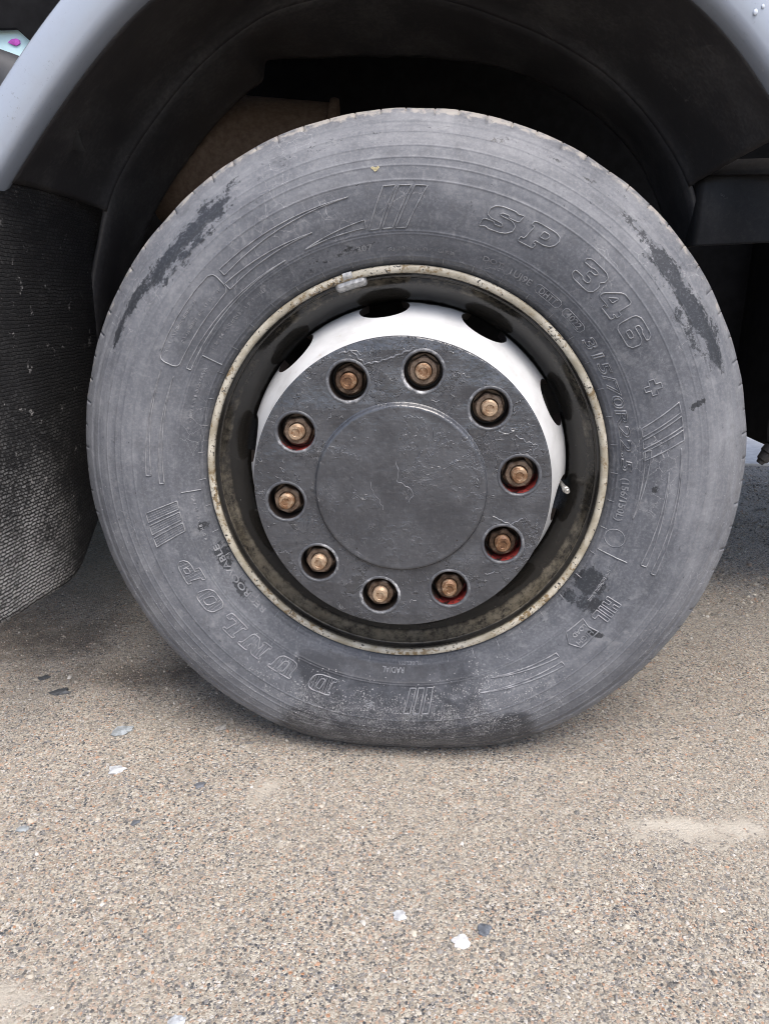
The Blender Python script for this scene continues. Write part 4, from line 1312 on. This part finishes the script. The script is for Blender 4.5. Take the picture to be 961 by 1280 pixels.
# ---- dark bodywork and chassis round and behind the wheel
def box(name, x0, x1, y0, y1, z0, z1, mat, bevel=0.006):
    bm = bmesh.new(); box_bm(bm, x0, x1, y0, y1, z0, z1, bevel)
    return bm_obj(name, bm, mat, truck, True, angle=40)
box('cab_body', -0.50, 2.6, 0.02, 2.42, 1.300, 2.9, MT['fender'], 0.03)
box('cargo_body', -6.0, -0.66, 0.25, 2.30, 1.32, 3.4, MT['fender'], 0.02)
box('chassis_rail', -6.0, 2.4, 0.72, 0.80, 0.78, 1.06, MT['dark'], 0.008)
box('chassis_rail', -6.0, 2.4, 1.64, 1.72, 0.78, 1.06, MT['dark'], 0.008)
box('engine_light_block', -1.5, 0.50, 0.82, 1.62, 0.30, 1.29, MT['dark'], 0.04)  # unseen mass, placed and lowered to block light behind the wheel
box('inner_wheel_well', -0.9, 0.95, 0.69, 0.715, 0.52, 1.295, MT['black'], 0.01)
box('axle_beam', -0.06, 0.06, 0.12, 2.3, 0.42, 0.54, MT['dark'], 0.02)
# fuel tank and bracket on the right
box('fuel_tank', 0.735, 1.85, 0.50, 0.95, 0.425, 0.98, MT['black'], 0.05)
box('tank_bracket', 0.735, 0.80, 0.475, 0.498, 0.545, 0.610, MT['dark'], 0.01)
me = lathe_mesh('drain_plug', [(0.0003, -0.045), (0.010, -0.044), (0.012, -0.036), (0.017, -0.032), (0.020, -0.012), (0.024, -0.008), (0.024, 0.012)], 16, MT['dark'])
dp = bpy.data.objects.new('drain_plug', me); COL.objects.link(dp); dp.parent = truck; dp.location = (0.765, 0.52, 0.425); dp.scale = (0.75, 0.75, 0.75); dp.rotation_euler = (R_(90), R_(35), 0)
box('far_light_block', -6.0, -0.62, 2.24, 2.28, 0.24, 1.10, MT['dark'], 0.01)  # unseen panel added to stop light from the far side
box('left_light_block', -2.2, -0.70, 0.16, 0.70, 0.40, 0.98, MT['dark'], 0.02)  # unseen box added to darken the ground at the left
# brown rusted drum in the gloom
me = lathe_mesh('brake_drum', [(0.001, -0.20), (0.118, -0.20), (0.126, -0.196), (0.126, 0.150), (0.134, 0.152), (0.136, 0.160), (0.134, 0.168), (0.118, 0.170), (0.1, 0.166), (0.001, 0.166)], 48, MT['brown'])
bd = bpy.data.objects.new('air_drum', me); COL.objects.link(bd); bd.parent = truck
bd.location = (-0.345, 0.560, 1.010); bd.rotation_euler = (R_(-4), 0, R_(-90 + 6))
# far axle wheel
me = lathe_mesh('far_tyre', [(0.29, 2.06), (0.31, 2.04), (0.40, 2.02), (0.48, 2.04), (0.5, 2.07), (0.5, 2.30), (0.48, 2.33), (0.40, 2.35), (0.31, 2.33), (0.29, 2.31), (0.0, 2.25), (0.0, 2.10)][:-2] + [(0.05, 2.26), (0.05, 2.10), (0.29, 2.06)], 64, MT['dark'])
ft = bpy.data.objects.new('far_wheel', me); COL.objects.link(ft); ft.parent = truck; ft.location = (0, 0, 0.497)

# upper left: dark side skirt, pale cyan panel with a magenta mark, grey rail
prism('side_skirt', [(-2.2, 1.1385), (-0.603, 1.137), (-0.585, 1.121), (-0.50, 1.105), (-0.50, 1.33), (-2.2, 1.33)], 0.142, 0.150, MT['black'], truck, 0.002)
prism('cyan_panel', [(-2.2, 1.02), (-0.50, 1.02), (-0.50, 1.30), (-2.2, 1.30)], 0.155, 0.165, MT['cyan'], truck)
def emblem():
    P = [(-0.6255, 1.1225), (-0.619, 1.1265), (-0.611, 1.1275), (-0.606, 1.1250), (-0.606, 1.1205), (-0.612, 1.1175), (-0.6175, 1.1185)]
    prism('emblem', P, 0.1525, 0.1552, MT['magenta'], truck, 0.0004)
emblem()
def rail():
    bm = bmesh.new()
    pts = catmull([(0.110, 0.99), (0.092, 1.02), (0.094, 1.065), (0.105, 1.090), (0.125, 1.1015), (0.150, 1.1010)], 5)
    x = [-2.2, -1.4, -0.9, -0.70, -0.66, -0.62, -0.58, -0.54, -0.50]
    rows = []
    for q in x:
        dz = -0.34 * max(0, q + 0.70)* 1.0 if q < -0.5 else -0.07
        rows.append([bm.verts.new((q, p[0], p[1] + 0.030 + max(-0.06, dz))) for p in pts])
    for a, b in zip(rows, rows[1:]):
        for i in range(len(pts) - 1): bm.faces.new((a[i], a[i + 1], b[i + 1], b[i]))
    bm_obj('lower_rail', bm, MT['greyrail'], truck)
rail()
box('lower_side_guard', -2.2, -0.60, 0.10, 0.14, 0.62, 1.045, MT['dark'], 0.006)
